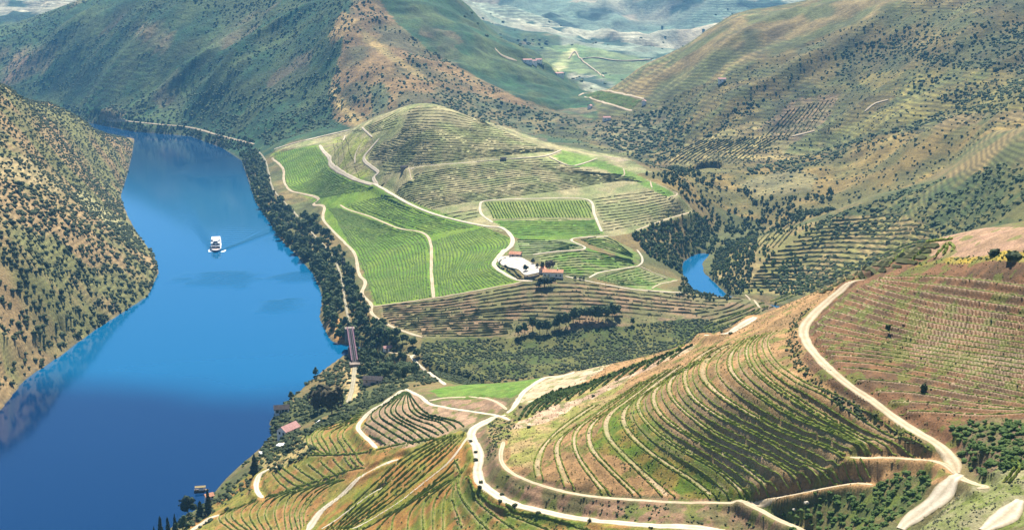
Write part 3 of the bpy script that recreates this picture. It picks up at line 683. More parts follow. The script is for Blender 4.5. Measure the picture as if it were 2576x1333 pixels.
_rlx = np.array([p[0] for p in rl]); _rly = np.array([p[1] for p in rl])
COVER = [  # px polygon, nearest and farthest distance, colour one, colour two, patch size
 # mountain beyond the bend: brown right flank and its pale rim
 ([(840, 300), (828, 235), (860, 120), (880, 30), (905, -60), (1000, 60), (1090, 135), (1200, 195), (1300, 245), (1400, 280), (1500, 300), (1420, 318), (1360, 340), (1230, 320), (1000, 300), (900, 330)], 1900, 2900, (0.19, 0.13, 0.068), (0.10, 0.09, 0.047), 55),
 ([(826, 90), (860, 30), (905, 50), (880, 75), (840, 110)], 1900, 2900, (0.38, 0.27, 0.14), (0.28, 0.2, 0.1), 30),
 ([(828, 225), (842, 215), (856, 240), (870, 268), (905, 290), (945, 312), (900, 322), (868, 300), (838, 262)], 1900, 2900, (0.40, 0.30, 0.15), (0.26, 0.2, 0.1), 25),
 ([(900, 60), (935, 90), (1010, 150), (1100, 215), (1060, 200), (980, 150), (915, 105)], 1900, 2900, (0.30, 0.22, 0.11), (0.2, 0.16, 0.08), 25),
 ([(930, 220), (960, 205), (985, 240), (975, 275), (940, 290)], 1900, 2900, (0.06, 0.075, 0.04), (0.1, 0.1, 0.05), 18),
 ([(1080, 265), (1180, 232), (1290, 262), (1400, 290), (1420, 315), (1330, 338), (1220, 312)], 1900, 2900, (0.075, 0.085, 0.045), (0.15, 0.125, 0.065), 25),
 ([(0, 180), (60, 120), (140, 120), (120, 175), (40, 215), (0, 225)], 2400, 3600, (0.2, 0.14, 0.085), (0.10, 0.105, 0.055), 30),
 ([(320, 70), (400, 60), (440, 95), (420, 140), (380, 110)], 2400, 3600, (0.19, 0.15, 0.085), (0.10, 0.105, 0.055), 25),
 # vineyard hill
 ([(690, 375), (880, 324), (1000, 268), (1060, 256), (1110, 262), (1230, 306), (1400, 366), (1580, 398), (1640, 436), (1700, 486), (1750, 531), (1600, 585), (1500, 600), (1300, 590), (1215, 572), (985, 492), (830, 420), (800, 368), (690, 378)], 1250, 2050, (0.27, 0.24, 0.14), (0.175, 0.185, 0.09), 22),
 ([(684, 386), (800, 364), (832, 410), (950, 468), (985, 492), (1215, 570), (1290, 600), (1285, 625), (1245, 660), (1312, 712), (1090, 752), (944, 770), (924, 705), (895, 640), (832, 575), (812, 545), (815, 520), (790, 505), (720, 470), (712, 425)], 1020, 2050, (0.10, 0.165, 0.034), (0.135, 0.185, 0.046), 30),
 ([(800, 365), (870, 335), (940, 350), (925, 400), (940, 440), (900, 450), (850, 432), (830, 405)], 1300, 2000, (0.23, 0.2, 0.115), (0.2, 0.215, 0.075), 10),
 ([(1222, 508), (1476, 505), (1496, 550), (1242, 553)], 1200, 1700, (0.17, 0.19, 0.07), (0.14, 0.18, 0.055), 15),
 ([(1240, 556), (1500, 553), (1515, 588), (1435, 600), (1480, 625), (1600, 668), (1440, 622), (1300, 600)], 1100, 1600, (0.085, 0.15, 0.03), (0.11, 0.16, 0.04), 20),
 ([(1300, 602), (1440, 604), (1475, 624), (1340, 640), (1285, 640)], 1100, 1500, (0.15, 0.165, 0.085), (0.12, 0.155, 0.06), 9),
 ([(1345, 645), (1475, 630), (1610, 668), (1500, 690), (1425, 694)], 1100, 1500, (0.17, 0.175, 0.085), (0.10, 0.155, 0.04), 12),
 ([(1460, 603), (1530, 596), (1612, 640), (1606, 664)], 1100, 1500, (0.16, 0.165, 0.075), (0.11, 0.15, 0.045), 10),
 ([(1500, 700), (1606, 672), (1705, 704), (1650, 722), (1700, 735), (1600, 727)], 1100, 1400, (0.17, 0.175, 0.085), (0.11, 0.16, 0.05), 12),
 ([(1390, 395), (1415, 378), (1500, 400), (1570, 425), (1640, 458), (1702, 488), (1680, 496), (1600, 458), (1500, 420), (1440, 420)], 1300, 1800, (0.105, 0.165, 0.045), (0.13, 0.175, 0.055), 25),
 ([(1500, 385), (1590, 402), (1560, 410)], 1300, 1800, (0.33, 0.27, 0.19), (0.25, 0.21, 0.14), 12),
 ([(945, 770), (1250, 724), (1340, 710), (1420, 712), (1700, 738), (1900, 750), (1960, 772), (1850, 830), (1760, 800), (1480, 830), (1290, 850), (1060, 850), (990, 825)], 940, 1160, (0.19, 0.135, 0.085), (0.125, 0.12, 0.058), 12),
 ([(1060, 850), (1290, 848), (1480, 828), (1760, 798), (1840, 832), (1700, 880), (1500, 930), (1120, 972), (1060, 900)], 800, 1160, (0.05, 0.065, 0.022), (0.095, 0.095, 0.038), 16),
 ([(815, 820), (835, 800), (868, 805), (870, 860), (845, 862)], 940, 1100, (0.36, 0.21, 0.10), (0.28, 0.2, 0.11), 6),
 # right-hand hills
 ([(1340, 336), (1600, 280), (1900, 160), (2100, 80), (2330, -10), (2580, -10), (2580, 215), (2300, 300), (2000, 330), (1850, 330), (1600, 392), (1450, 352)], 1650, 2400, (0.115, 0.092, 0.04), (0.062, 0.066, 0.028), 45),
 ([(1440, 315), (1580, 300), (1660, 270), (1700, 300), (1640, 380), (1560, 385), (1500, 360)], 1800, 2400, (0.08, 0.085, 0.045), (0.13, 0.11, 0.06), 22),
 ([(1640, 400), (1780, 340), (1900, 300), (2010, 340), (1960, 400), (1850, 415), (1700, 418)], 1650, 2100, (0.2, 0.16, 0.08), (0.15, 0.135, 0.065), 25),
 ([(1900, 330), (2000, 250), (2110, 235), (2080, 300), (2010, 355), (1950, 350)], 1650, 2100, (0.17, 0.125, 0.075), (0.095, 0.085, 0.045), 12),
 ([(2150, 190), (2350, 170), (2580, 180), (2580, 215), (2420, 240), (2200, 240)], 1500, 2100, (0.085, 0.088, 0.036), (0.15, 0.125, 0.052), 22),
 ([(2100, 330), (2300, 240), (2580, 190), (2580, 222), (2350, 292), (2150, 345)], 1400, 2100, (0.15, 0.13, 0.052), (0.105, 0.10, 0.042), 20),
 ([(1600, 440), (1700, 420), (1880, 412), (2000, 402), (2200, 340), (2580, 225), (2580, 335), (2350, 450), (2100, 538), (1960, 570), (1850, 540)], 1330, 1850, (0.18, 0.135, 0.06), (0.10, 0.092, 0.04), 35),
 ([(1850, 460), (1990, 425), (2060, 440), (2040, 480), (1900, 500)], 1330, 1700, (0.13, 0.12, 0.065), (0.17, 0.145, 0.075), 15),
 ([(1790, 690), (1850, 620), (1960, 580), (2060, 555), (2270, 535), (2400, 600), (2250, 680), (2060, 745), (1850, 735)], 1050, 1340, (0.21, 0.165, 0.085), (0.15, 0.14, 0.06), 15),
 ([(2080, 545), (2350, 452), (2580, 335), (2580, 565), (2400, 595), (2270, 540)], 950, 1340, (0.05, 0.065, 0.026), (0.10, 0.095, 0.04), 18),
 # bushy hill: old terraces
 (R4([(480, 150), (600, 130), (800, 290), (935, 420), (940, 480), (860, 440), (680, 300)]), 1000, 2000, (0.30, 0.27, 0.15), (0.24, 0.22, 0.12), 14),
 ([(-20, 385), (60, 395), (170, 465), (140, 490), (40, 450), (-20, 430)], 1000, 1700, (0.29, 0.23, 0.13), (0.24, 0.2, 0.11), 12),
 # far valley
 ([(1370, 120), (1450, 110), (1560, 135), (1650, 155), (1560, 215), (1490, 190), (1400, 180), (1360, 150)], 2500, 5000, (0.14, 0.165, 0.08), (0.10, 0.145, 0.065), 90),
 ([(1390, 175), (1410, 140), (1440, 122), (1452, 130), (1425, 165), (1400, 190)], 2500, 5000, (0.42, 0.38, 0.22), (0.3, 0.32, 0.16), 50),
 ([(1478, 238), (1520, 228), (1620, 252), (1590, 272), (1540, 258)], 2400, 4000, (0.08, 0.18, 0.045), (0.10, 0.19, 0.05), 60),
 ([(1455, 242), (1478, 240), (1590, 280), (1560, 285)], 2400, 4000, (0.2, 0.2, 0.09), (0.16, 0.19, 0.08), 60),
 # the near hillside
 ([(1700, 790), (2000, 745), (2140, 690), (2060, 770), (2015, 850), (2030, 925), (2250, 1065), (2440, 1205), (2200, 1225), (1870, 1262), (1480, 1242), (1265, 1180), (1262, 1080), (1400, 1000)], 330, 740, (0.30, 0.185, 0.095), (0.20, 0.13, 0.065), 9),
 (R8([(1150, 500), (1250, 390), (1330, 400), (1500, 580), (1750, 830), (2150, 1010), (2100, 1125), (1700, 1110), (1400, 950), (1150, 800), (960, 760)]), 330, 740, (0.085, 0.125, 0.022), (0.2, 0.15, 0.05), 6),
 (R8([(380, 640), (560, 480), (1000, 280), (1300, 230), (1100, 420), (900, 560), (700, 700), (560, 900), (400, 860)]), 330, 740, (0.2, 0.19, 0.065), (0.27, 0.2, 0.10), 7),
 ([(2140, 690), (2250, 650), (2580, 640), (2580, 1060), (2480, 1050), (2400, 1140), (2250, 1060), (2100, 985), (2030, 925), (2015, 850), (2060, 770)], 330, 600, (0.165, 0.09, 0.048), (0.098, 0.06, 0.033), 7),
 ([(2300, 620), (2430, 575), (2580, 560), (2580, 640), (2350, 650)], 400, 640, (0.30, 0.195, 0.13), (0.24, 0.16, 0.10), 7),
 (R6([(1740, 640), (1850, 600), (2100, 560), (2330, 540), (2450, 520), (2560, 500), (2560, 600), (2300, 590), (2000, 600), (1800, 620)]), 400, 640, (0.30, 0.22, 0.06), (0.2, 0.17, 0.06), 6),
 ([(1180, 1095), (1250, 1060), (1262, 1180), (1500, 1245), (1870, 1262), (2000, 1330), (1790, 1340), (1400, 1295), (1260, 1255), (1205, 1190)], 350, 640, (0.21, 0.135, 0.085), (0.12, 0.105, 0.05), 5),
 ([(440, 1340), (560, 1250), (660, 1150), (760, 1100), (900, 1045), (1180, 1090), (1200, 1190), (1260, 1255), (1400, 1295), (1790, 1340)], 380, 760, (0.19, 0.17, 0.05), (0.28, 0.155, 0.065), 8),
 (R7([(1300, 1340), (1700, 950), (2000, 800), (2400, 700), (2480, 900), (2480, 1340)]), 380, 660, (0.17, 0.175, 0.042), (0.27, 0.145, 0.055), 6),
 (R8([(0, 900), (150, 1030), (400, 1160), (900, 1280), (1400, 1340), (0, 1340)]), 380, 660, (0.11, 0.14, 0.032), (0.23, 0.135, 0.055), 6),
 (R7([(2000, 340), (2110, 430), (2300, 475), (2480, 500), (2440, 580), (2310, 640), (1960, 740), (1740, 730), (1640, 600), (1700, 500), (1880, 390)]), 480, 740, (0.30, 0.205, 0.135), (0.24, 0.17, 0.11), 5),
 ([(1080, 985), (1130, 970), (1260, 962), (1400, 946), (1320, 985), (1290, 1002), (1120, 1000)], 540, 760, (0.085, 0.15, 0.03), (0.12, 0.175, 0.045), 6),
 ([(1110, 1005), (1230, 1000), (1280, 1015), (1250, 1040), (1120, 1022)], 540, 720, (0.25, 0.165, 0.105), (0.21, 0.145, 0.095), 4),
 ([(1300, 1010), (1330, 975), (1400, 945), (1560, 905), (1480, 950), (1330, 1020)], 540, 720, (0.44, 0.35, 0.23), (0.34, 0.26, 0.17), 5),
 (R8([(460, 560), (640, 470), (900, 380), (1150, 270), (1350, 170), (1560, 60), (1700, 0), (1740, 10), (1450, 160), (1200, 290), (960, 400), (640, 560), (400, 620)]), 480, 720, (0.42, 0.31, 0.21), (0.30, 0.21, 0.14), 4),
 (R8([(250, 560), (390, 480), (450, 430), (460, 560), (400, 650), (340, 760), (260, 700)]), 480, 720, (0.15, 0.16, 0.05), (0.22, 0.16, 0.085), 4),
 ([(640, 1180), (680, 1120), (760, 1095), (800, 1120), (700, 1180)], 560, 780, (0.33, 0.25, 0.12), (0.26, 0.22, 0.10), 5),
 ([(870, 1010), (865, 920), (880, 905), (902, 908), (905, 1000)], 780, 940, (0.40, 0.30, 0.17), (0.3, 0.24, 0.13), 5),
 ([(2380, 1075), (2450, 1060), (2580, 1060), (2580, 1180), (2470, 1200)], 280, 420, (0.07, 0.085, 0.03), (0.13, 0.09, 0.055), 4),
 ([(1960, 1290), (2050, 1240), (2200, 1225), (2360, 1185), (2330, 1260), (2200, 1340), (1990, 1340)], 280, 460, (0.07, 0.085, 0.03), (0.12, 0.1, 0.045), 4),
 (R9([(2100, 1020), (2300, 850), (2500, 700), (2500, 1120), (2100, 1345), (1700, 1345)]), 250, 420, (0.21, 0.19, 0.11), (0.16, 0.17, 0.07), 4),
]
def cover(x, y, z, jit):
    n1 = fbm(x, y, 45, 3, 101); n2 = fbm(x, y, 140, 3, 102)
    c = mixc((0.08, 0.085, 0.037), (0.155, 0.12, 0.06), sstep(-0.3, 0.4, n1))
    left = (x < np.interp(y, _rly, _rlx) + 5) & (y < 2340)
    c = np.where(left[..., None], mixc((0.235, 0.17, 0.095), (0.135, 0.13, 0.06), sstep(-0.25, 0.35, n1)), c)
    mt = (y > 1980) & (x < 150) & ~left & (y < 4000)
    c = np.where(mt[..., None], mixc((0.025, 0.055, 0.025), (0.062, 0.083, 0.036), sstep(-0.3, 0.4, n1)), c)
    c = np.where((mt & (n2 > 0.30))[..., None], mixc((0.11, 0.095, 0.055), (0.06, 0.075, 0.036), sstep(-.3, .3, n1)), c)
    fa = sstep(2450, 2700, y) * (~mt)
    n3 = fbm(x, y, 420, 4, 103); n4 = fbm(x, y, 160, 3, 104)
    cf = mixc((0.12, 0.16, 0.115), (0.25, 0.235, 0.17), sstep(-0.35, 0.35, n3))
    cf = np.where((n4 > 0.36)[..., None], np.array((0.29, 0.255, 0.18)), cf)
    cf = np.where((n4 < -0.30)[..., None], np.array((0.028, 0.05, 0.034)), cf)
    c = c * (1 - fa[..., None]) + cf * fa[..., None]
    u, v = project(x, y, z)
    u = u + jit * fbm(x, y, 12, 3, 105) * 1000 / np.maximum(y, 300); v = v + 0.5 * jit * fbm(x, y, 12, 3, 106) * 1000 / np.maximum(y, 300)
    for k, (poly, ya, yb, c1, c2, sc) in enumerate(COVER):
        p = np.asarray(poly, float); p[:, 0] = np.where(p[:, 0] > 2570, 3300, np.where(p[:, 0] < -15, -700, p[:, 0])); poly = p
        m = (y > ya) & (y < yb) & (u > p[:, 0].min()) & (u < p[:, 0].max()) & (v > p[:, 1].min()) & (v < p[:, 1].max())
        if not m.any(): continue
        idx = np.where(m)
        q = inpoly(u[idx], v[idx], poly)
        idx = tuple(a[q] for a in idx)
        w = sstep(-0.35, 0.35, fbm(x[idx], y[idx], sc, 4, 200 + k))
        c[idx] = mixc(c1, c2, w)
    return c

def terrain_piece(name, g, gi, mask_of=None):
    x, y, z = g.X.ravel(), g.Y.ravel(), g.Z.ravel()
    J, I = np.mgrid[0:g.ny - 1, 0:g.nx - 1]
    b = (J * g.nx + I).ravel(); f = np.stack([b, b + 1, b + 1 + g.nx, b + g.nx], 1)
    fx, fy = x[f].mean(1), y[f].mean(1)
    keep = np.abs(fx) < 0.414 * 1.18 * np.maximum(fy, 0) + 70
    for h in GRIDS[:gi]: keep &= ~h.inside(fx, fy, h.r * 1.5 + g.r)
    c = cover(x, y, z, 7.0)
    # tufts and bare spots
    if gi == 0:
        s = 1 + 0.40 * fbm(x, y, 2.6, 3, 301)
        w = np.maximum(1 - sstep(0.75, 1.2, g.Dbench.ravel()), 0.6 * (1 - sstep(0.6, 1.1, g.Drow.ravel()))); w = np.maximum(w, 0.8 * (1 - sstep(0.6, 1.0, g.Dstep.ravel())))
        br = mixc((0.40, 0.32, 0.215), (0.28, 0.235, 0.13), sstep(-.3, .3, fbm(x, y, 14, 2, 303)))
        c = c * s[:, None]
        # weedy green along the outer edge of the banks
        c = np.where((fbm(x, y, 5, 3, 305) > 0.30)[:, None], c * 0.35 + np.array((0.10, 0.125, 0.03)) * 0.65, c)
        w = w * 0.7; c = c * (1 - w[:, None]) + br * w[:, None]
    elif gi == 1:
        c = c * (1 + 0.35 * fbm(x, y, 8, 3, 302))[:, None]
    else:
        c = c * (1 + 0.55 * fbm(x, y, 3.2 * g.r, 3, 302))[:, None] * (1 + 0.3 * fbm(x, y, 14 * g.r, 3, 309))[:, None]
    lum = c @ np.array([0.3, 0.55, 0.15]); c = np.clip(lum[:, None] + (c - lum[:, None]) * (1.2 if gi == 0 else 1.3), 0.008, 0.8)
    rgt = (x > np.interp(y, [862, 1040, 1105, 1203, 1402, 1900, 2070, 2600], [-60, 298, 240, 190, 262, 150, 60, 200])) & (y > 1000) & (y < 2500)
    lft = (x < np.interp(y, _rly, _rlx)) & (y < 2300)
    terr = np.where(rgt, 0.85 * sstep(-0.12, 0.25, fbm(x, y, 190, 3, 801)), 0) + np.where(lft, 0.6 * sstep(0.0, 0.3, fbm(x, y, 170, 3, 802)), 0) + np.where(y > 2600, 0.9 * sstep(-0.2, 0.2, fbm(x, y, 500, 3, 803)), 0)
    # wet, darker soil at the waterline; pale rim of stones above it
    c = np.where(((z < 0.5) & (y < 2700))[:, None], np.array((0.10, 0.085, 0.05)), c)
    z = z.copy()
    if gi:                                            # tuck the rim under the finer neighbour
        for h in GRIDS[:gi]:
            z -= 1.2 * (h.inside(x, y, h.r) & ~h.inside(x, y, h.r * 1.5 + g.r * 2.2))
    V = np.stack([x, y, z], 1)
    parts = mask_of(fx, fy) if mask_of else None
    out = []
    for lab in ([name] if parts is None else sorted(set(parts[keep]))):
        ff = f[keep] if parts is None else f[keep & (parts == lab)]
        use = np.unique(ff); re = np.full(len(V), -1); re[use] = np.arange(len(use))
        me = mesh_np(lab, V[use], re[ff], M_GND[gi], True, np.clip(c[use], 0.01, 0.8), terr[use])
        out.append(obj(lab, me, kind='structure'))
    return out

def hills_of(fx, fy):
    left = (fx < np.interp(fy, _rly, _rlx) + 12) & (fy < 2345)
    trib = np.interp(fy, [700, 862, 900, 955, 1020, 1072, 1104, 1128, 1203, 1310, 1378, 1402, 1700, 1900, 2070, 2600], [-80, -60, 140, 212, 300, 285, 240, 203, 190, 197, 240, 268, 262, 150, 60, 200])
    lab = np.where(left, 'bushy_hill', np.where(fy > 2060 + np.clip(-fx * 0.05, -40, 40), 'scrub_mountain', 'vineyard_hill'))
    lab = np.where((fx > trib) & ~left & (fy > 862), 'brown_hill', lab)
    lab = np.where(~left & (fy <= 862), 'vineyard_hillside', lab)
    return lab
terrain_piece('terraced_hillside', G_FG, 0)
terrain_piece('hills', G_NR, 1, hills_of)
terrain_piece('hills', G_MD, 2, hills_of)
terrain_piece('far_hills', G_FA, 3)
terrain_piece('near_ground', G_BK, 4)

# ------------------------------------------------------------------ water
BOAT_X, BOAT_Y = [float(t) for t in at_z(543, 634, 0)]
def water():
    xs = np.unique(np.concatenate([np.arange(-1700, 520, 40.0), np.arange(-800, 20, 14.0), np.arange(BOAT_X - 80, BOAT_X + 80, 2.0)]))
    ys = np.unique(np.concatenate([np.arange(300, 3300, 40.0), np.arange(500, 2500, 14.0), np.arange(BOAT_Y - 14, BOAT_Y + 220, 2.2)]))
    X, Y = np.meshgrid(xs, ys); dx, dy = X - BOAT_X, Y - BOAT_Y
    Z = np.zeros_like(X)
    ax = np.abs(dx); back = np.maximum(dy - 2, 0)
    for ang, amp, wd in ((0.34, 0.22, 2.2), (0.26, 0.13, 2.0), (0.17, 0.12, 1.8), (0.44, 0.10, 2.2)):     # diverging bow and stern waves
        q = ax - 4.5 - ang * back
        Z += amp * np.exp(-back / 120) * np.cos(q / wd * 1.6) * np.exp(-(q / wd / 1.5) ** 2) * (dy > -2)
    Z += 0.10 * np.exp(-back / 90) * np.cos(dy * 0.55) * np.exp(-(ax / (5 + 0.16 * back)) ** 2) * (dy > 12)
    # wind-ruffled stretches against calm water, and the disturbed water of the wake
    darkish = sstep(925, 835, Y + 45 * fbm(X, Y, 170, 4, 701) + 0.10 * (X + 300))      # darker body colour on the nearer stretch, with a ragged edge
    darkish = np.maximum(darkish, 0.85 * sstep(1600, 2150, Y)); rip = np.zeros_like(X)  # far end: dark reflection of the mountain painted into the water colour
    for u, v, rx, ry in ((560, 703, 42, 34), (520, 716, 28, 14), (725, 770, 27, 22), (740, 700, 22, 20), (560, 420, 60, 120)):
        a, b = at_z(u, v, 0.0); d = ((X - a) / rx) ** 2 + ((Y - b) / ry) ** 2
        rip = np.maximum(rip, sstep(1.5, 0.3, d + 1.3 * fbm(X, Y, 32, 3, 702)) * (0.6 if u != 560 or v > 600 else 0.35))
    arm = np.exp(-(((ax - 5 - 0.36 * back) / (3 + 0.03 * back)) ** 2)) * np.exp(-back / 150) * (dy > -2)
    rip = np.clip(np.maximum(rip, 0.9 * arm), 0, 1)
    nx = len(xs); J, I = np.mgrid[0:len(ys) - 1, 0:nx - 1]; b = (J * nx + I).ravel()
    f = np.stack([b, b + 1, b + 1 + nx, b + nx], 1)
    m, ns, ls, bs = new_mat('river water')
    tc = ns.new('ShaderNodeTexCoord')
    mp = node(ns, 'ShaderNodeMapping'); mp.inputs['Scale'].default_value = (1, 0.5, 1); mp.inputs['Rotation'].default_value = (0, 0, 0.5)
    ls.new(tc.outputs['Object'], mp.inputs['Vector'])
    n1 = node(ns, 'ShaderNodeTexNoise', Scale=0.35, Detail=4, Roughness=0.6); ls.new(mp.outputs[0], n1.inputs['Vector'])
    at = node(ns, 'ShaderNodeAttribute', attribute_name='albedo')
    gr = node(ns, 'ShaderNodeMapRange'); gr.inputs[3].default_value = 0.22; gr.inputs[4].default_value = 30.0
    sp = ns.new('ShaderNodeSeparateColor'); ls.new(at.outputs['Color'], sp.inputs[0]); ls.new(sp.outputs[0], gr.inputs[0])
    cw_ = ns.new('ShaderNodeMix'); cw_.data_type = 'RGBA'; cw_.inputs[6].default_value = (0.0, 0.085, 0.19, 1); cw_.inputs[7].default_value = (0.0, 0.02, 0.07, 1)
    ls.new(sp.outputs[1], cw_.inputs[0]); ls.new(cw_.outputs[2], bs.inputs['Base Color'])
    mu = node(ns, 'ShaderNodeMath', operation='MULTIPLY'); ls.new(n1.outputs['Fac'], mu.inputs[0]); ls.new(gr.outputs[0], mu.inputs[1])
    bp = node(ns, 'ShaderNodeBump', Strength=0.5, Distance=0.09); ls.new(mu.outputs[0], bp.inputs['Height']); ls.new(bp.outputs[0], bs.inputs['Normal'])
    bs.inputs['Roughness'].default_value = 0.09
    bs.inputs['IOR'].default_value = 1.33; bs.inputs['Specular IOR Level'].default_value = 1.0
    obj('river', mesh_np('river', np.stack([X.ravel(), Y.ravel(), Z.ravel()], 1), f, m, True, np.stack([rip.ravel(), darkish.ravel(), 0 * rip.ravel()], 1)), kind='structure')
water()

# ------------------------------------------------------------------ tracks
TRACK_RGB = {'pale': ((0.40, 0.325, 0.22), (0.55, 0.47, 0.345)), 'tan': ((0.33, 0.25, 0.15), (0.47, 0.38, 0.25)), 'rail': ((0.20, 0.18, 0.115), (0.33, 0.28, 0.18))}
M_DIRT = ground_mat('track dirt', 0.9, 0.22, 0.06)
def ribbon(name, L, width, ck, lift):
    """a dirt track: two worn wheel lines, a rougher crown and weedy ragged edges"""
    n = len(L)
    t = np.gradient(L, axis=0); t /= np.linalg.norm(t, axis=1)[:, None] + 1e-9
    nn = np.stack([-t[:, 1], t[:, 0]], 1)
    k = 9; V = np.zeros((n, k, 3)); C = np.zeros((n, k, 3))
    if width > 6: lift *= 2
    c1, c2 = TRACK_RGB[ck]
    s_ = np.concatenate([[0], np.cumsum(np.hypot(*np.diff(L, axis=0).T))]); e_ = np.minimum(s_, s_[-1] - s_)
    taper = 0.45 + 0.55 * sstep(0, 1.3 * width, e_)
    i0 = np.arange(n) * 1.0
    jl = 1 + 0.3 * fbm(i0, np.full(n, width * 7.3 + L[0, 0]), 7, 3, 401); jr = 1 + 0.3 * fbm(i0, np.full(n, width * 3.1 + L[0, 1]), 7, 3, 402)
    jl = jl * taper; jr = jr * taper
    for i, o in enumerate(np.linspace(-0.5, 0.5, k)):
        p = L + nn * (o * width * (jl if o < 0 else jr))[:, None]
        V[:, i, :2] = p; V[:, i, 2] = ground(p[:, 0], p[:, 1]) + lift * (1 if abs(o) < 0.45 else 0.25)
        rut = math.exp(-((abs(o) - 0.24) / 0.09) ** 2)
        w = np.clip(0.30 + 0.65 * rut + 0.55 * fbm(p[:, 0], p[:, 1], 5, 3, 411), 0, 1)
        c = mixc(c1, c2, w)
        grass = np.clip((0.85 if abs(o) > 0.45 else 0.25 if abs(o) < 0.07 and ck != 'rail' else 0.0) * (1 + 1.2 * fbm(p[:, 0], p[:, 1], 6, 3, 412)), 0, 0.9)
        C[:, i] = mixc(c, (0.2, 0.165, 0.08), grass)
    V[:, :, 2] = np.where(V[:, :, 2] < 0.6, 0.9, V[:, :, 2])
    b = (np.arange(n - 1)[:, None] * k + np.arange(k - 1)[None]).ravel()
    f = np.stack([b, b + k, b + k + 1, b + 1], 1)
    return obj(name, mesh_np(name, V.reshape(-1, 3), f, M_DIRT, True, C.reshape(-1, 3)), kind='structure')
for nm, wd, ck, L in LINES:
    if len(L) < 4: continue
    yy = L[:, 1].mean(); lift = 0.14 if yy < 720 else (0.45 if yy < 1500 else (0.9 if yy < 2500 else 3.0))
    st = 1 if yy < 720 else (2 if yy < 1600 else 5)
    ribbon('dirt_road' if nm == 'dirt_track_patch' else nm, np.vstack([L[::st], L[-1:]]) if (len(L) - 1) % st else L[::st], wd * 0.9, ck, lift)
# ------------------------------------------------------------------ foliage
M_LEAF = {
 'bush': mottled('dark bush leaves', (0.014, 0.026, 0.009), (0.048, 0.066, 0.020), 0.35, 0.8, c3=(0.085, 0.105, 0.034)),
 'tree': mottled('tree leaves', (0.022, 0.044, 0.016), (0.07, 0.10, 0.033), 0.12, 0.8, c3=(0.125, 0.145, 0.05)),
 'dark': mottled('conifer leaves', (0.012, 0.022, 0.010), (0.035, 0.05, 0.02), 0.5, 0.8),
 'brown': mottled('dry brown leaves', (0.03, 0.028, 0.014), (0.09, 0.07, 0.03), 0.3, 0.85),
 'green': mottled('fresh green leaves', (0.03, 0.07, 0.014), (0.09, 0.15, 0.03), 0.4, 0.8, c3=(0.15, 0.19, 0.05)),
 'olive': mottled('olive grey leaves', (0.05, 0.06, 0.03), (0.11, 0.115, 0.06), 0.3, 0.85),
 'vine': mottled('spring vine leaves', (0.13, 0.19, 0.025), (0.24, 0.29, 0.045), 0.35, 0.75, c3=(0.36, 0.36, 0.09)),
 'vine_dark': mottled('deep green vine leaves', (0.05, 0.095, 0.02), (0.10, 0.15, 0.032), 0.3, 0.8),
 'vine_far': mottled('far vine leaves', (0.13, 0.14, 0.05), (0.21, 0.2, 0.085), 0.06, 0.85),
 'vine_field': mottled('field vine leaves', (0.085, 0.155, 0.024), (0.125, 0.19, 0.034), 0.05, 0.85, c3=(0.16, 0.21, 0.05)),
 'tuft': mottled('dry grass tufts', (0.16, 0.10, 0.05), (0.23, 0.19, 0.08), 0.15, 0.95, c3=(0.12, 0.14, 0.04)),
}
def translucent(m, f=0.35):
    """thin leaves let part of the light through"""
    ns, ls = m.node_tree.nodes, m.node_tree.links
    b = ns['Principled BSDF']; src = b.inputs['Base Color'].links[0].from_socket
    t = ns.new('ShaderNodeBsdfTranslucent'); ls.new(src, t.inputs['Color'])
    mx = ns.new('ShaderNodeMixShader'); mx.inputs[0].default_value = f
    ls.new(b.outputs[0], mx.inputs[1]); ls.new(t.outputs[0], mx.inputs[2]); ls.new(mx.outputs[0], ns['Material Output'].inputs['Surface'])
for _k in ('vine', 'vine_dark', 'vine_field', 'vine_far', 'green', 'tuft', 'tree', 'bush', 'olive'): translucent(M_LEAF[_k], 0.18 if _k in ('tree', 'bush', 'olive') else 0.35)
M_BARK = mottled('bark', (0.06, 0.045, 0.03), (0.12, 0.09, 0.06), 2.0)

_t = (1 + 5 ** 0.5) / 2
ICO_V = np.array([(-1, _t, 0), (1, _t, 0), (-1, -_t, 0), (1, -_t, 0), (0, -1, _t), (0, 1, _t), (0, -1, -_t), (0, 1, -_t), (_t, 0, -1), (_t, 0, 1), (-_t, 0, -1), (-_t, 0, 1)]) / math.sqrt(1 + _t * _t)
ICO_F = np.array([(0, 11, 5), (0, 5, 1), (0, 1, 7), (0, 7, 10), (0, 10, 11), (1, 5, 9), (5, 11, 4), (11, 10, 2), (10, 7, 6), (7, 1, 8), (3, 9, 4), (3, 4, 2), (3, 2, 6), (3, 6, 8), (3, 8, 9), (4, 9, 5), (2, 4, 11), (6, 2, 10), (8, 6, 7), (9, 8, 1)])

def lumps(r, n, spread, size, up=0.5, flat=0.85):
    V, Fc, k = [], [], 0
    for i in range(n):
        a, q = r.uniform(0, 2 * math.pi), spread * math.sqrt(r.uniform(0, 1)) * (0 if i == 0 else 1)
        s = size * r.uniform(0.65, 1.1) * (1.15 if i == 0 else 0.8)
        c = np.array([q * math.cos(a), q * math.sin(a), up + r.uniform(-0.2, 0.25) * (1 if i else 0.3)])
        th = r.uniform(0, 6.28); R = np.array([[math.cos(th), -math.sin(th), 0], [math.sin(th), math.cos(th), 0], [0, 0, 1]])
        v = ICO_V * r.uniform(0.7, 1.3, (12, 1)) * s @ R.T
        v[:, 2] *= flat; V.append(v + c); Fc.append(ICO_F + k); k += 12
    return np.vstack(V), np.vstack(Fc)

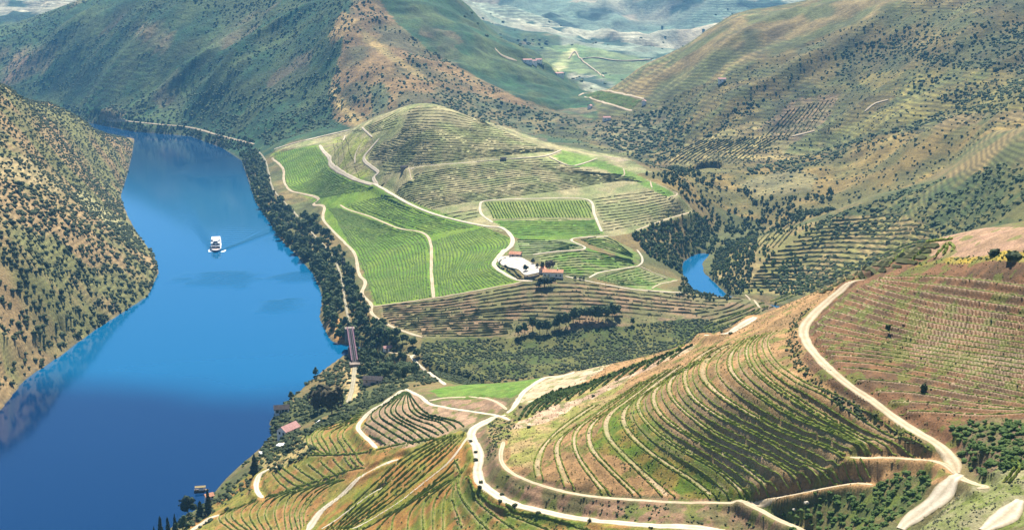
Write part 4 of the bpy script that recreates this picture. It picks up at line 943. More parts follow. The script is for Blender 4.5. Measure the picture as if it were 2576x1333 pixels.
def leaf_quads(r, n, rad, cz, rz, size):
    """leaf-clump faces scattered through the outer part of a crown (two triangles each)"""
    d = r.normal(0, 1, (n, 3)); d /= np.linalg.norm(d, axis=1)[:, None]
    p = d * r.uniform(0.75, 1.12, (n, 1)) * np.array([rad, rad, rz]) + np.array([0, 0, cz])
    a = r.normal(0, 1, (n, 3)); a /= np.linalg.norm(a, axis=1)[:, None]
    b = np.cross(a, r.normal(0, 1, (n, 3))); b /= np.linalg.norm(b, axis=1)[:, None]
    s = size * r.uniform(0.6, 1.3, (n, 1))
    V = np.stack([p - a * s, p + b * s * 0.7, p + a * s, p - b * s * 0.7], 1).reshape(-1, 3)
    k = np.arange(n)[:, None] * 4
    return V, np.vstack([np.hstack([k, k + 1, k + 2]), np.hstack([k, k + 2, k + 3])])

def join(*vf):
    V, Fc, k = [], [], 0
    for v, f in vf: V.append(v); Fc.append(f + k); k += len(v)
    return np.vstack(V), np.vstack(Fc)

def tube(p0, p1, r0, r1, n=6):
    p0, p1 = np.array(p0, float), np.array(p1, float); d = p1 - p0; d /= np.linalg.norm(d)
    a = np.cross(d, (0.3, 0.9, 0.1)); a /= np.linalg.norm(a); b = np.cross(d, a)
    t = np.linspace(0, 2 * math.pi, n, endpoint=False)
    c = np.cos(t)[:, None] * a + np.sin(t)[:, None] * b
    V = np.vstack([p0 + c * r0, p1 + c * r1]); k = np.arange(n); k2 = (k + 1) % n
    return V, np.vstack([np.stack([k, k2, k2 + n], 1), np.stack([k, k2 + n, k + n], 1)])

_r = np.random.default_rng(5)
def bush_v(n=4): return lumps(_r, n, 0.36, 0.36, 0.30, 0.85)
BUSH = [join(bush_v(4), leaf_quads(_r, 14, 0.5, 0.32, 0.36, 0.11)) for _ in range(6)]         # unit: 1 m wide
SMALL = [lumps(_r, 2, 0.28, 0.42, 0.28, 0.85) for _ in range(6)]
TINY = [lumps(_r, 1, 0, 0.48, 0.25, 0.8) for _ in range(5)]
MID = [join(bush_v(3), leaf_quads(_r, 6, 0.5, 0.32, 0.36, 0.13)) for _ in range(6)]
def crown_v(n=9): return join(lumps(_r, n, 0.34, 0.27, 0.66, 0.95), lumps(_r, 3, 0.2, 0.24, 0.86, 0.9), leaf_quads(_r, 60, 0.46, 0.66, 0.34, 0.075))
CROWN = [crown_v() for _ in range(6)]                                                      # unit: 1 m tall
TRUNK = [join(tube((0, 0, -0.06), (0.01, 0, 0.34), 0.035, 0.024), tube((0.01, 0, 0.3), (0.14, 0.04, 0.58), 0.02, 0.01), tube((0.01, 0, 0.3), (-0.12, 0.07, 0.6), 0.02, 0.01)) for _ in range(2)]
def cypress_v(w):
    V = []
    z = 0.03; parts = []
    for k in range(9):
        h = 0.06 + 0.1 * k; rr = w * (1 - (k / 9.2) ** 1.6) * (0.75 if k == 0 else 1)
        parts.append(tuple((lambda q: (q[0] * np.array([rr / 0.5, rr / 0.5, 0.26]) + np.array([0, 0, h - 0.02]), q[1]))(lumps(_r, 2, 0.12, 0.48, 0.25, 1.0))))
    return join(*parts, *[leaf_quads(_r, 14, w * (1.0 - (k / 7.0) ** 1.5) * 1.02, 0.08 + 0.125 * k, 0.07, 0.035) for k in range(7)])
CYPRESS = [cypress_v(w) for w in (0.15, 0.13, 0.2)]

def me_of(vf, name, mat): return mesh_np(name, vf[0], vf[1], mat, False)

def batch(name, protos, P, S, ang, which, mat, **kw):
    """many plants that nobody could tell apart, as one mass"""
    V, Fc, k = [], [], 0
    for w, (pv, pf) in enumerate(protos):
        m = which == w
        if not m.any(): continue
        c, s = np.cos(ang[m])[:, None], np.sin(ang[m])[:, None]
        v = np.stack([pv[None, :, 0] * c - pv[None, :, 1] * s, pv[None, :, 0] * s + pv[None, :, 1] * c, np.repeat(pv[None, :, 2], m.sum(), 0)], -1)
        v = v * S[m][:, None, :] + P[m][:, None, :]
        n = m.sum(); f = pf[None] + (np.arange(n) * len(pv))[:, None, None] + k
        V.append(v.reshape(-1, 3)); Fc.append(f.reshape(-1, 3)); k += n * len(pv)
    return obj(name, mesh_np(name, np.vstack(V), np.vstack(Fc), mat), kind='stuff', **kw)

def scatter(poly, ya, yb, dens, smin, smax, clump=None, pad=0.8, vis=True, seed=0):
    """plants over a stretch of ground; returns x, y, z, size"""
    r = np.random.default_rng(seed + 1000)
    p = np.asarray(poly, float); p[:, 0] = np.where(p[:, 0] > 2565, 2860, np.where(p[:, 0] < -15, -260, p[:, 0])); poly = p
    ul, ur = p[:, 0].min() - 5, p[:, 0].max() + 5
    k = 1.06 / F_PX
    A = (yb - ya) * max(ur - PIC_W / 2, 0) * k * yb + 1
    x0 = min((ul - PIC_W / 2) * k * ya, (ul - PIC_W / 2) * k * yb); x1 = max((ur - PIC_W / 2) * k * ya, (ur - PIC_W / 2) * k * yb)
    n = int((x1 - x0) * (yb - ya) * dens)
    x = r.uniform(x0, x1, n); y = r.uniform(ya, yb, n)
    z = ground(x, y); u, v = project(x, y, z)
    m = inpoly(u, v, poly) & (z > 0.3)
    if clump: m &= fbm(x, y, clump[0], 3, 500 + seed) > clump[1] + r.normal(0, 0.12, n)
    x, y, z = x[m], y[m], z[m]
    m = ~near_track(np.stack([x, y], 1), pad) if len(x) else np.zeros(0, bool)
    if vis and len(x): m &= visible(x, y, z, lift=3.0)
    x, y, z = x[m], y[m], z[m]
    s = smin + (smax - smin) * r.beta(1.6, 2.6, len(x))
    return np.stack([x, y, z], 1), s

POOL = {}          # kind -> list of (points, sizes, flavour...)
def plant(kind, poly, ya, yb, dens, smin, smax, mat='bush', proto='BUSH', far='SMALL', tall=0.8, group=None, label=None, **kw):
    P, s = scatter(poly, ya, yb, dens, smin, smax, seed=len(POOL) * 13 + sum(len(v) for v in POOL.values()), **kw)
    POOL.setdefault(kind, []).append(dict(P=P, s=s, mat=mat, proto=proto, far=far, tall=tall, group=group, label=label))

# the bushy hill on the left
LEFT = [(-30, 225), (60, 238), (150, 284), (240, 322), (335, 348), (334, 390), (320, 440), (304, 490), (322, 545), (346, 590), (386, 640), (398, 685), (370, 745), (300, 792), (150, 900), (60, 960), (-30, 1060)]
L_NEAR = [(-30, 400), (120, 470), (220, 560), (320, 560), (346, 590), (386, 640), (398, 685), (370, 745), (300, 792), (150, 900), (60, 960), (-30, 1060)]
L_FAR = [(-30, 170), (60, 180), (150, 240), (240, 290), (300, 325), (340, 340), (334, 390), (320, 440), (304, 490), (318, 555), (220, 555), (120, 465), (-30, 395)]
GL = dict(group='bushes on the dry hill beside the river', label='dark green round bush on the tan dry slope left of the river')
plant('bush', L_NEAR, 780, 1500, 1 / 24, 2.8, 6.8, 'bush', tall=0.8, **GL)
plant('bush', L_FAR, 1050, 2250, 1 / 17, 1.8, 5.4, 'bush', tall=0.8, **GL)
plant('bush', L_NEAR, 780, 1500, 1 / 120, 0.9, 2.0, 'olive', far='TINY', tall=0.7, **GL)
plant('bush', [(-30, 560), (60, 620), (60, 420), (160, 560), (320, 600), (396, 690), (368, 748), (240, 835), (300, 700)], 780, 1500, 1 / 150, 2.5, 5.0, 'tree', clump=(60, -0.05), **GL)
# trees along the river
BELT = [(600, 385), (655, 378), (676, 432), (700, 500), (760, 545), (800, 560), (836, 600), (880, 660), (898, 720), (905, 760), (930, 800), (990, 845), (1040, 880), (960, 880), (900, 880), (872, 870), (845, 855), (812, 800), (818, 750), (790, 690), (746, 640), (702, 600), (676, 555), (644, 505), (626, 450), (612, 405)]
GB = dict(group='trees lining the far bank of the river', label='dark green tree in the belt between river and vineyard')
plant('tree', BELT, 930, 2150, 1 / 46, 4.5, 11.5, 'tree', proto='CROWN', far='MID', tall=1.0, pad=1.6, **GB)
plant('tree', BELT, 930, 2150, 1 / 130, 3.5, 8.5, 'green', proto='CROWN', far='MID', pad=1.6, group=GB['group'], label='fresh green tree in the dark belt between river and vineyard')
plant('tree', BELT, 930, 2150, 1 / 330, 4.5, 8.5, 'brown', proto='CROWN', far='MID', pad=1.6, group=GB['group'], label='brownish tree in the dark belt between river and vineyard')
plant('tree', [(150, 262), (340, 296), (640, 352), (640, 384), (560, 374), (480, 346), (337, 334), (240, 316), (150, 294)], 2050, 2950, 1 / 38, 4.0, 9.0, 'tree', proto='CROWN', far='MID', group='trees at the foot of the mountain', label='dark tree on the far shore at the foot of the mountain')
# the near bank
NB = [(640, 1180), (680, 1085), (690, 1010), (770, 960), (870, 900), (1000, 875), (1080, 880), (1110, 960), (1030, 975), (960, 1010), (870, 1060), (800, 1080), (760, 1110), (800, 1130), (700, 1190)]
GN = dict(group='bushes on the near bank of the river', label='green bush on the near river bank below the terraces')
plant('shrub', NB, 560, 960, 1 / 11, 1.8, 5.2, 'bush', clump=(25, -0.22), pad=1.0, **GN)
plant('shrub', [(400, 1350), (520, 1260), (620, 1160), (660, 1165), (640, 1230), (560, 1290), (470, 1350)], 560, 780, 1 / 12, 1.6, 4.2, 'bush', clump=(15, -0.2), **GN)
plant('tree', [(900, 850), (990, 845), (1060, 880), (1050, 950), (960, 960), (905, 950), (895, 880)], 780, 1010, 1 / 55, 4.5, 8.5, 'tree', proto='CROWN', far='MID', pad=1.5, group='trees round the railway bridge', label='dark green tree right of the railway bridge')
# scrub on the slope below the brown terraces
SC_P = [(1060, 860), (1290, 850), (1480, 830), (1760, 800), (1850, 825), (1700, 885), (1500, 935), (1130, 975), (1060, 920)]
plant('scrub', SC_P, 830, 1120, 1 / 6, 1.3, 3.6, 'bush', far='SMALL', clump=(22, -0.25))
plant('scrub', SC_P, 830, 1120, 1 / 22, 1.2, 2.6, 'olive', far='SMALL')
plant('scrub', [(960, 790), (1100, 770), (1500, 720), (1850, 760), (1760, 795), (1480, 828), (1290, 846), (1060, 845)], 950, 1150, 1 / 45, 0.9, 2.0, 'bush', far='TINY')
# wooded slopes round the side river
W1 = [(1588, 590), (1680, 556), (1745, 535), (1782, 552), (1800, 600), (1796, 640), (1760, 656), (1715, 690), (1640, 650), (1612, 620)]
GW = dict(group='trees on the wooded slopes of the side valley', label='dark green tree on the wooded slope above the side river')
plant('tree', W1, 1150, 1480, 1 / 30, 2.5, 6.0, 'green', proto='CROWN', far='MID', **GW)
plant('tree', W1, 1150, 1480, 1 / 24, 3.0, 8.0, 'tree', proto='CROWN', far='MID', **GW)
plant('tree', [(1712, 700), (1760, 708), (1772, 732), (1720, 734)], 1100, 1250, 1 / 30, 4.0, 7.0, 'tree', proto='CROWN', far='MID', **GW)
plant('tree', [(1590, 425), (1640, 440), (1700, 422), (1800, 440), (1880, 480), (1980, 500), (2100, 480), (2100, 530), (1960, 575), (1860, 602), (1830, 640), (1798, 640), (1800, 590), (1780, 535), (1745, 520), (1690, 470)], 1320, 1800, 1 / 48, 4.0, 8.5, 'tree', proto='CROWN', far='MID', clump=(60, -0.25), **GW)
plant('tree', [(1790, 690), (1840, 620), (1900, 590), (2060, 560), (2120, 560), (2000, 640), (2060, 745), (1840, 738)], 1040, 1380, 1 / 34, 2.4, 5.6, 'green', proto='CROWN', far='MID', clump=(40, -0.2), **GW)
plant('tree', [(1792, 745), (1786, 690), (1800, 640), (1845, 605), (1905, 595), (1890, 700), (1860, 748)], 1080, 1400, 1 / 15, 2.4, 6.0, 'tree', proto='CROWN', far='MID', **GW)
plant('tree', [(1700, 745), (1720, 700), (1760, 710), (1800, 745), (1850, 755), (1790, 760)], 1060, 1200, 1 / 26, 2.4, 5.0, 'tree', proto='CROWN', far='MID', **GW)
plant('woodland_scrub', [(2080, 545), (2350, 452), (2580, 340), (2580, 570), (2400, 598), (2250, 680), (2060, 745), (1900, 735)], 950, 1340, 1 / 26, 2.5, 6.0, 'tree', far='SMALL', clump=(70, -0.2))
plant('woodland_scrub', [(1560, 300), (1660, 272), (1740, 262), (1760, 300), (1690, 370), (1600, 392), (1500, 355), (1460, 330)], 1850, 2300, 1 / 60, 4, 8, 'tree', far='SMALL', clump=(90, -0.15))
plant('woodland_scrub', [(1640, 420), (1720, 380), (1740, 320), (1700, 300), (1600, 385), (1590, 420)], 1750, 2200, 1 / 60, 4, 8, 'tree', far='SMALL')
plant('woodland_scrub', [(1740, 330), (1880, 240), (2020, 165), (2130, 120), (2140, 145), (2010, 215), (1900, 280), (1790, 350)], 1700, 2200, 1 / 80, 4, 8, 'tree', far='SMALL', clump=(60, -0.1))
plant('woodland_scrub', [(1880, 412), (2000, 398), (2200, 338), (2400, 272), (2570, 226), (2570, 246), (2380, 300), (2200, 368), (2010, 436), (1880, 440)], 1400, 1850, 1 / 50, 3, 7, 'tree', far='SMALL')
plant('woodland_scrub', [(2080, 100), (2250, 130), (2400, 180), (2576, 200), (2576, 120), (2400, 90), (2200, 85)], 1500, 2200, 1 / 120, 3, 7, 'tree', far='SMALL', clump=(70, 0.02))
plant('woodland_scrub', [(1640, 400), (1780, 340), (1920, 290), (2030, 330), (1980, 400), (1850, 415)], 1650, 2100, 1 / 110, 2.5, 5, 'tree', far='TINY')
plant('woodland_scrub', [(1340, 336), (1600, 280), (1900, 160), (2330, -10), (2580, -10), (2580, 335), (2100, 535), (1850, 560), (1600, 400)], 1330, 2400, 1 / 110, 1.8, 5, 'bush', far='TINY')
plant('woodland_scrub', [(2000, 160), (2300, 60), (2580, 60), (2580, 190), (2200, 250)], 1500, 2200, 1 / 60, 3, 7, 'tree', far='TINY', clump=(80, 0.0))
# the mountain beyond the bend
MT = [(-30, 60), (100, 30), (250, -30), (900, -30), (1000, 70), (1200, 200), (1400, 290), (1240, 320), (1100, 262), (1000, 268), (880, 325), (690, 372), (640, 352), (340, 296), (0, 220)]
plant('mountain_scrub', MT, 2050, 3400, 1 / 95, 3.0, 7.5, 'tree', far='TINY', clump=(120, -0.05))
plant('mountain_scrub', [(250, 270), (450, 230), (700, 220), (860, 160), (850, 300), (690, 372), (640, 352), (340, 296)], 2050, 2700, 1 / 75, 4, 8.5, 'tree', far='TINY', clump=(70, -0.05))
plant('mountain_scrub', [(1080, 262), (1190, 232), (1300, 262), (1420, 292), (1480, 305), (1380, 336), (1230, 314)], 1950, 2500, 1 / 80, 4, 8, 'tree', far='TINY')
plant('woodland_scrub', [(2170, 105), (2270, 110), (2330, 133), (2405, 152), (2580, 178), (2580, 198), (2400, 174), (2325, 154), (2265, 130), (2170, 118)], 1500, 2200, 1 / 26, 3, 6.5, 'tree', far='SMALL')
plant('woodland_scrub', [(2350, 250), (2450, 205), (2580, 190), (2580, 218), (2480, 255), (2400, 275)], 1400, 2000, 1 / 34, 3, 6.5, 'tree', far='SMALL')
plant('woodland_scrub', [(2440, 60), (2580, 20), (2580, 120), (2500, 110)], 1500, 2200, 1 / 50, 3, 7, 'tree', far='SMALL', clump=(60, -0.05))
plant('mountain_scrub', MT, 2050, 3400, 1 / 260, 2.0, 4.0, 'olive', far='TINY')
# far valley: dark copses
plant('far_copse', [(1205, 100), (1240, 104), (1360, 100), (1400, 104), (1370, 112), (1215, 116)], 3000, 5200, 1 / 300, 9, 16, 'tree', far='TINY')
plant('far_copse', [(1000, 20), (1300, 40), (1900, 20), (2080, 90), (1950, 150), (1700, 190), (1650, 260), (1400, 270), (1200, 150)], 2500, 5200, 1 / 5200, 7, 14, 'tree', far='TINY', clump=(300, 0.0))
# the near hillside
plant('shrub', [(2385, 1080), (2440, 1062), (2585, 1060), (2585, 1140), (2480, 1195), (2440, 1190)], 270, 430, 1 / 3, 1.2, 3.4, 'green', group='shrubs in the gullies of the near hillside', label='leafy green shrub in the shaded gully beside the dirt road junction', pad=0.8)
plant('shrub', [(1960, 1300), (2050, 1245), (2200, 1228), (2240, 1190), (2340, 1190), (2350, 1230), (2250, 1320), (2180, 1345), (1990, 1345)], 270, 460, 1 / 3, 1.2, 3.2, 'green', group='shrubs in the gullies of the near hillside', label='leafy green shrub in the shaded gully beside the dirt road junction', pad=0.8)
plant('weeds', [(1985, 905), (2030, 960), (2120, 1030), (2250, 1100), (2380, 1165), (2420, 1190), (2380, 1130), (2250, 1060), (2100, 985), (2020, 915)], 300, 520, 1 / 1.8, 0.6, 1.9, 'bush', far='SMALL', pad=0.6)
plant('weeds', [(1230, 1060), (1262, 1090), (1262, 1180), (1300, 1215), (1500, 1250), (1870, 1268), (2000, 1335), (1790, 1335), (1400, 1285), (1265, 1240), (1215, 1180)], 350, 640, 1 / 3.6, 0.5, 1.5, 'bush', far='SMALL', clump=(9, -0.1), pad=0.8)
plant('weeds', R8([(960, 760), (1250, 420), (1340, 420), (1500, 600), (1800, 850), (2100, 1010), (2060, 1110), (1600, 1090), (1300, 930)]), 330, 700, 1 / 5, 0.4, 1.2, 'green', far='TINY', clump=(12, 0.0), pad=0.5)
plant('weeds', R8([(0, 820), (120, 1000), (400, 1170), (900, 1290), (1300, 1340), (0, 1340)]), 380, 640, 1 / 4.5, 0.4, 1.3, 'green', far='TINY', clump=(10, -0.05), pad=0.5)
plant('weeds', [(480, 1335), (660, 1160), (900, 1050), (1180, 1095), (1230, 1335)], 400, 740, 1 / 8, 0.35, 1.1, 'green', far='TINY', clump=(14, 0.0), pad=0.4)
plant('weeds', [(1990, 800), (2040, 770), (2012, 850), (2022, 915), (2000, 930), (1975, 880)], 330, 560, 1 / 2.2, 0.5, 1.7, 'bush', far='SMALL', pad=0.5)
plant('weeds', R8([(240, 560), (380, 490), (460, 430), (440, 600), (360, 760), (280, 740)]), 480, 660, 1 / 3, 0.5, 1.6, 'bush', far='SMALL', pad=0.5)
plant('weeds', R7([(1040, 870), (1200, 740), (1240, 780), (1300, 800), (1180, 850)]), 540, 760, 1 / 6, 1.0, 2.8, 'bush', far='SMALL')
plant('grass', [(1265, 1180), (1262, 1080), (1700, 800), (2000, 745), (2140, 690), (2580, 600), (2580, 1060), (2450, 1190), (2200, 1225), (1870, 1262), (1480, 1242)], 330, 740, 1 / 6, 0.35, 0.95, 'tuft', far='TINY', pad=0.3)
plant('grass', R9([(2100, 1020), (2300, 860), (2500, 720), (2500, 1120), (2100, 1345), (1700, 1345)]), 270, 420, 1 / 2.2, 0.4, 1.0, 'olive', far='TINY', pad=0.4)
plant('weeds', R6([(1740, 640), (1850, 600), (2100, 560), (2330, 540), (2450, 520), (2560, 510), (2560, 590), (2300, 590), (2000, 600), (1800, 625)]), 400, 640, 1 / 3.5, 0.5, 1.6, 'green', far='SMALL', pad=0.5)

PROTO = dict(MID=MID, BUSH=BUSH, SMALL=SMALL, TINY=TINY, CROWN=CROWN)
SINGLE = {'bush': 290, 'tree': 285, 'shrub': 290}
_mesh_cache = {}
def cached(kind, i, mat):
    k = (kind, i, mat)
    if k not in _mesh_cache: _mesh_cache[k] = me_of(PROTO[kind][i], {'CROWN': 'crown'}.get(kind, 'bush'), M_LEAF[mat])
    return _mesh_cache[k]
STUFF_NAME = {'bush': 'distant_bushes', 'tree': 'woodland', 'shrub': 'undergrowth', 'scrub': 'scrub', 'woodland_scrub': 'hill_scrub', 'mountain_scrub': 'mountain_scrub', 'far_copse': 'far_woods', 'weeds': 'weeds', 'grass': 'grass'}
N_TREES = []
for kind, lots in POOL.items():
    P = np.vstack([l['P'] for l in lots]); s = np.concatenate([l['s'] for l in lots]); li = np.repeat(np.arange(len(lots)), [len(l['s']) for l in lots])
    n = len(s); ang = RNG.uniform(0, 6.28, n); asp = RNG.uniform(0.8, 1.25, n)
    dist = np.sqrt((P ** 2).sum(1)); lone = np.zeros(n, bool)
    uu, vv = project(P[:, 0], P[:, 1], P[:, 2])
    if kind in SINGLE:
        inframe = (uu > 5) & (uu < PIC_W - 5) & (vv > 5) & (vv < PIC_H - 5) & visible(P[:, 0], P[:, 1], P[:, 2], lift=0.2)
        order = np.argsort(-(s / dist) * inframe); lone[order[:SINGLE[kind]]] = True
    for k in np.where(lone)[0]:
        l = lots[li[k]]; i = int(RNG.integers(0, 6)); w = s[k]
        if l['proto'] == 'CROWN':
            o = thing(kind, l['label'], 'tree', tuple(P[k] - (0, 0, 0.02)), ang[k], l['group']); o.scale = (w * asp[k], w * asp[k], w)
            obj('crown', cached('CROWN', i, l['mat']), o)
            if 'trunk' not in _mesh_cache: _mesh_cache['trunk'] = [me_of(t, 'trunk', M_BARK) for t in TRUNK]
            obj('trunk', _mesh_cache['trunk'][i % 2], o)
        else:
            o = obj(kind, cached(l['proto'], i, l['mat']), None, l['label'], 'bush', l['group'])
            o.location = tuple(P[k] - (0, 0, 0.05 * w)); o.rotation_euler = (0, 0, ang[k]); o.scale = (w, w * asp[k], w * l['tall'] * asp[k] ** 0.5)
    for q, mat, fk in sorted({(l['proto'] == 'CROWN', l['mat'], l['far']) for l in lots}):
        m = np.isin(li, [i for i, l in enumerate(lots) if (l['proto'] == 'CROWN', l['mat'], l['far']) == (q, mat, fk)]) & ~lone
        if not m.any(): continue
        w = s[m]; pr = PROTO[fk]
        hgt = w * (0.95 if q else 0.75) * asp[m] ** 0.5
        S = np.stack([w * (0.85 if q else 1.0), w * (0.85 if q else 1.0) * asp[m], hgt * (1.25 if q else 1.0)], 1)
        Pm = P[m] - np.stack([0 * w, 0 * w, 0.04 * w], 1)
        batch(STUFF_NAME[kind], pr, Pm, S, ang[m], RNG.integers(0, len(pr), m.sum()), M_LEAF[mat])
    N_TREES.append((kind, n, int(lone.sum())))
print('PLANTS', N_TREES)

# ------------------------------------------------------------------ vine rows
def hedge(P, w, h, seed, full=True, gap=0.0):
    """a row of trained vines: bumpy ridge with ragged outline and missing plants"""
    r = np.random.default_rng(seed); n = len(P)
    if n < 3: return None
    t = np.gradient(P, axis=0); t /= np.linalg.norm(t, axis=1)[:, None] + 1e-9
    nn = np.stack([-t[:, 1], t[:, 0]], 1)
    prof = [(-0.5, 0.0), (-0.55, 0.55), (0.0, 1.0), (0.55, 0.55), (0.5, 0.0)] if full else [(-0.5, 0.0), (0.0, 1.0), (0.5, 0.0)]
    k = len(prof); V = np.zeros((n, k, 3))
    ww = w * r.uniform(0.65, 1.35, n); hh = h * r.uniform(0.55, 1.25, n)
    for i, (a, b) in enumerate(prof):
        p = P + nn * (a * ww + r.normal(0, 0.07 * w, n))[:, None]
        V[:, i, :2] = p; V[:, i, 2] = b * hh * r.uniform(0.8, 1.2, n)
    V[:, :, 2] += ground(P[:, 0], P[:, 1])[:, None] - 0.05
    live = r.uniform(0, 1, n - 1) > gap
    a = np.where(live)[0]
    b = (a[:, None] * k + np.arange(k - 1)[None]).ravel()
    return V.reshape(-1, 3), np.stack([b, b + k, b + k + 1, b + 1], 1)

def split_clear(P, pad):
    """the stretches of a row that no track crosses"""
    m = ~near_track(P, pad); out = []
    idx = np.where(m)[0]
    for seg in np.split(idx, np.where(np.diff(idx) > 1)[0] + 1):
        if len(seg) >= 5: out.append(P[seg])
    return out

STY = {
 'spur bank': (0.42, 0.62, 'vine', 'vine rows curving round the spur', ''),  # block: width, height, material, group, label
 'spur': (0.5, 0.78, 'vine', 'vine rows curving round the spur', 'thin yellow green vine row curving round the central spur terraces'),
 'right slope': (0.42, 0.5, 'vine', 'vine rows on the red brown slope', 'sparse vine row along a narrow bench on the red brown right slope'),
 'ridge': (1.15, 1.5, 'vine_dark', 'short bold vine rows on the spur ridge', 'short bold dark vine row slanting across the pale ridge top'),
 'knoll': (0.62, 1.05, 'vine_dark', 'vine rows on the pointed knoll', 'dark vine row bending over the pale brown knoll below the road fork'),
 'house slope': (0.7, 1.0, 'vine', 'vine rows above the river house', 'green vine row curving on the small slope above the river house'),
 'lower bench': (0.7, 1.0, 'vine', 'slanting vine rows on the low benches', 'slanting vine row on the reddish benches behind the conifers'),
 'foot': (0.62, 1.0, 'vine', 'vine rows at the foot of the hillside', 'curved vine row at the foot of the hillside above the river'),
 'hollow': (0.7, 1.1, 'vine', 'vine rows in the hollow between the tracks', 'long straight vine row in the hollow between the two tracks'),
 'bottom': (0.62, 1.0, 'vine', 'vine rows on the weedy slope beside the white road', 'vine row on the weedy slope left of the white road'),
 'corner': (0.7, 1.0, 'vine', 'vine rows in the corner by the junction', 'short vine row on the bank right of the road junction'),
 'crest': (1.1, 1.4, 'vine', 'hedge rows along the crest of the hillside', 'leafy green vine row on the skyline crest of the near hillside')}
ORD = 'first second third fourth fifth sixth seventh eighth ninth tenth eleventh twelfth thirteenth fourteenth fifteenth sixteenth seventeenth eighteenth nineteenth twentieth twenty-first twenty-second twenty-third twenty-fourth twenty-fifth twenty-sixth twenty-seventh twenty-eighth twenty-ninth thirtieth'.split()
HOW = {'spur bank': '{} low vine row halfway up the banks of the upper spur terraces', 'spur': '{} thin vine row up the central spur counted from the white road', 'right slope': '{} sparse vine row down from the top of the red brown slope', 'ridge': '{} short bold vine row up the pale spur ridge from the junction',
       'knoll': '{} dark vine row across the pale knoll counted from its left road', 'house slope': '{} vine row above the river house counted from the water side', 'lower bench': '{} slanting vine row from the left on the reddish benches',
       'foot': '{} curved vine row from the left at the foot of the hillside', 'hollow': '{} long vine row in the hollow counted from the wide track', 'bottom': '{} vine row from the left on the weedy slope by the white road',
       'corner': '{} short vine row on the bank right of the road junction', 'crest': '{} leafy green vine row on the skyline crest of the near hillside'}
seed = 0; rank = {}
for block, P in NR:
    w, h, mat, grp, lab = STY[block]
    n = rank[block] = rank.get(block, 0) + 1
    segs = split_clear(P, 0.5)
    segs.sort(key=lambda q: float(project(q[:, 0].mean(), q[:, 1].mean(), 100.0)[0]))
    for i, seg in enumerate(segs):
        seed += 1
        vf = hedge(seg, w, h, seed, True, 0.06 if block in ('right slope',) else 0.015)
        if vf is None: continue
        lab = HOW[block].format(ORD[n - 1])
        if len(segs) > 1: lab += ', left piece' if i == 0 else ', right piece' if i == len(segs) - 1 else ', middle piece'
        obj('vine_row', mesh_np('vine_row', vf[0], vf[1], M_LEAF[mat]), None, lab, 'vine row', grp)
FSTY = {
 'spur bank': (0.42, 0.62, 'vine', 'vine rows curving round the spur', ''),'hilltop': (0.9, 0.8, 'vine_far'), 'hillside': (1.0, 0.9, 'vine_far'), 'brown bank': (1.4, 1.2, 'vine_far'), 'opposite slope': (1.8, 1.8, 'vine_far'), 'green field': (2.0, 0.7, 'vine_field'), 'striped field': (1.3, 1.3, 'vine_field'), 'pale field': (1.0, 1.0, 'vine_field'), 'valley field': (4, 1.0, 'vine_field')}
acc = {}
for block, P in FR:
    w, h, mat = FSTY[block]
    for seg in split_clear(P, 0.8):
        seed += 1
        seg = seg + fbm(np.arange(len(seg)) * 3.6, np.full(len(seg), seed * 9.7), 40, 3, 601)[:, None] * 1.6
        vf = hedge(seg, w, h, seed, False, 0.05 if 'field' in block else 0.05)
        if vf: acc.setdefault((block, mat), []).append(vf)
for (block, mat), L in acc.items():
    V, Fc = join(*L)
    obj('distant_vine_rows', mesh_np('distant_vine_rows', V, Fc, M_LEAF[mat]), kind='stuff')
# ------------------------------------------------------------------ buildings, bridge, boat and lone trees
M_WHITE = mottled('white render', (0.70, 0.68, 0.63), (0.84, 0.82, 0.78), 0.6, bump=0.02)
M_PINK = mottled('pink render', (0.5, 0.36, 0.3), (0.6, 0.45, 0.38), 0.6)
M_STONE = mottled('schist stone', (0.13, 0.10, 0.08), (0.30, 0.24, 0.18), 1.2, bump=0.08)
M_TERRA = mottled('terracotta tiles', (0.42, 0.17, 0.09), (0.62, 0.32, 0.19), 0.8, bump=0.06)
M_OLDTILE = mottled('weathered tiles', (0.33, 0.17, 0.15), (0.50, 0.28, 0.24), 0.7, bump=0.06)
M_DARKROOF = mottled('dark roof', (0.03, 0.027, 0.028), (0.08, 0.065, 0.06), 0.8)
M_GLASS = mottled('dark window', (0.012, 0.015, 0.02), (0.03, 0.035, 0.04), 0.5, rough=0.2, spec=0.5)
M_WOOD = mottled('grey wood', (0.10, 0.08, 0.06), (0.2, 0.16, 0.12), 1.5)
M_YARD = mottled('pale yard gravel', (0.36, 0.31, 0.235), (0.56, 0.50, 0.40), 0.16, bump=0.03)
M_RUST = mottled('rusted purple steel', (0.085, 0.045, 0.07), (0.18, 0.095, 0.11), 0.5)
M_PAINT = mottled('white ship paint', (0.78, 0.78, 0.77), (0.86, 0.86, 0.85), 0.3, rough=0.4, spec=0.4)
M_BLUE = mottled('navy hull paint', (0.012, 0.022, 0.10), (0.02, 0.035, 0.14), 0.3, rough=0.35, spec=0.4)
M_DECK = mottled('deck planks', (0.42, 0.30, 0.24), (0.55, 0.42, 0.35), 0.8)
M_FOAM = mottled('white foam', (0.75, 0.8, 0.84), (0.9, 0.92, 0.93), 1.2)
M_METAL = mottled('grey steel', (0.18, 0.18, 0.19), (0.3, 0.3, 0.31), 1.0, rough=0.5)

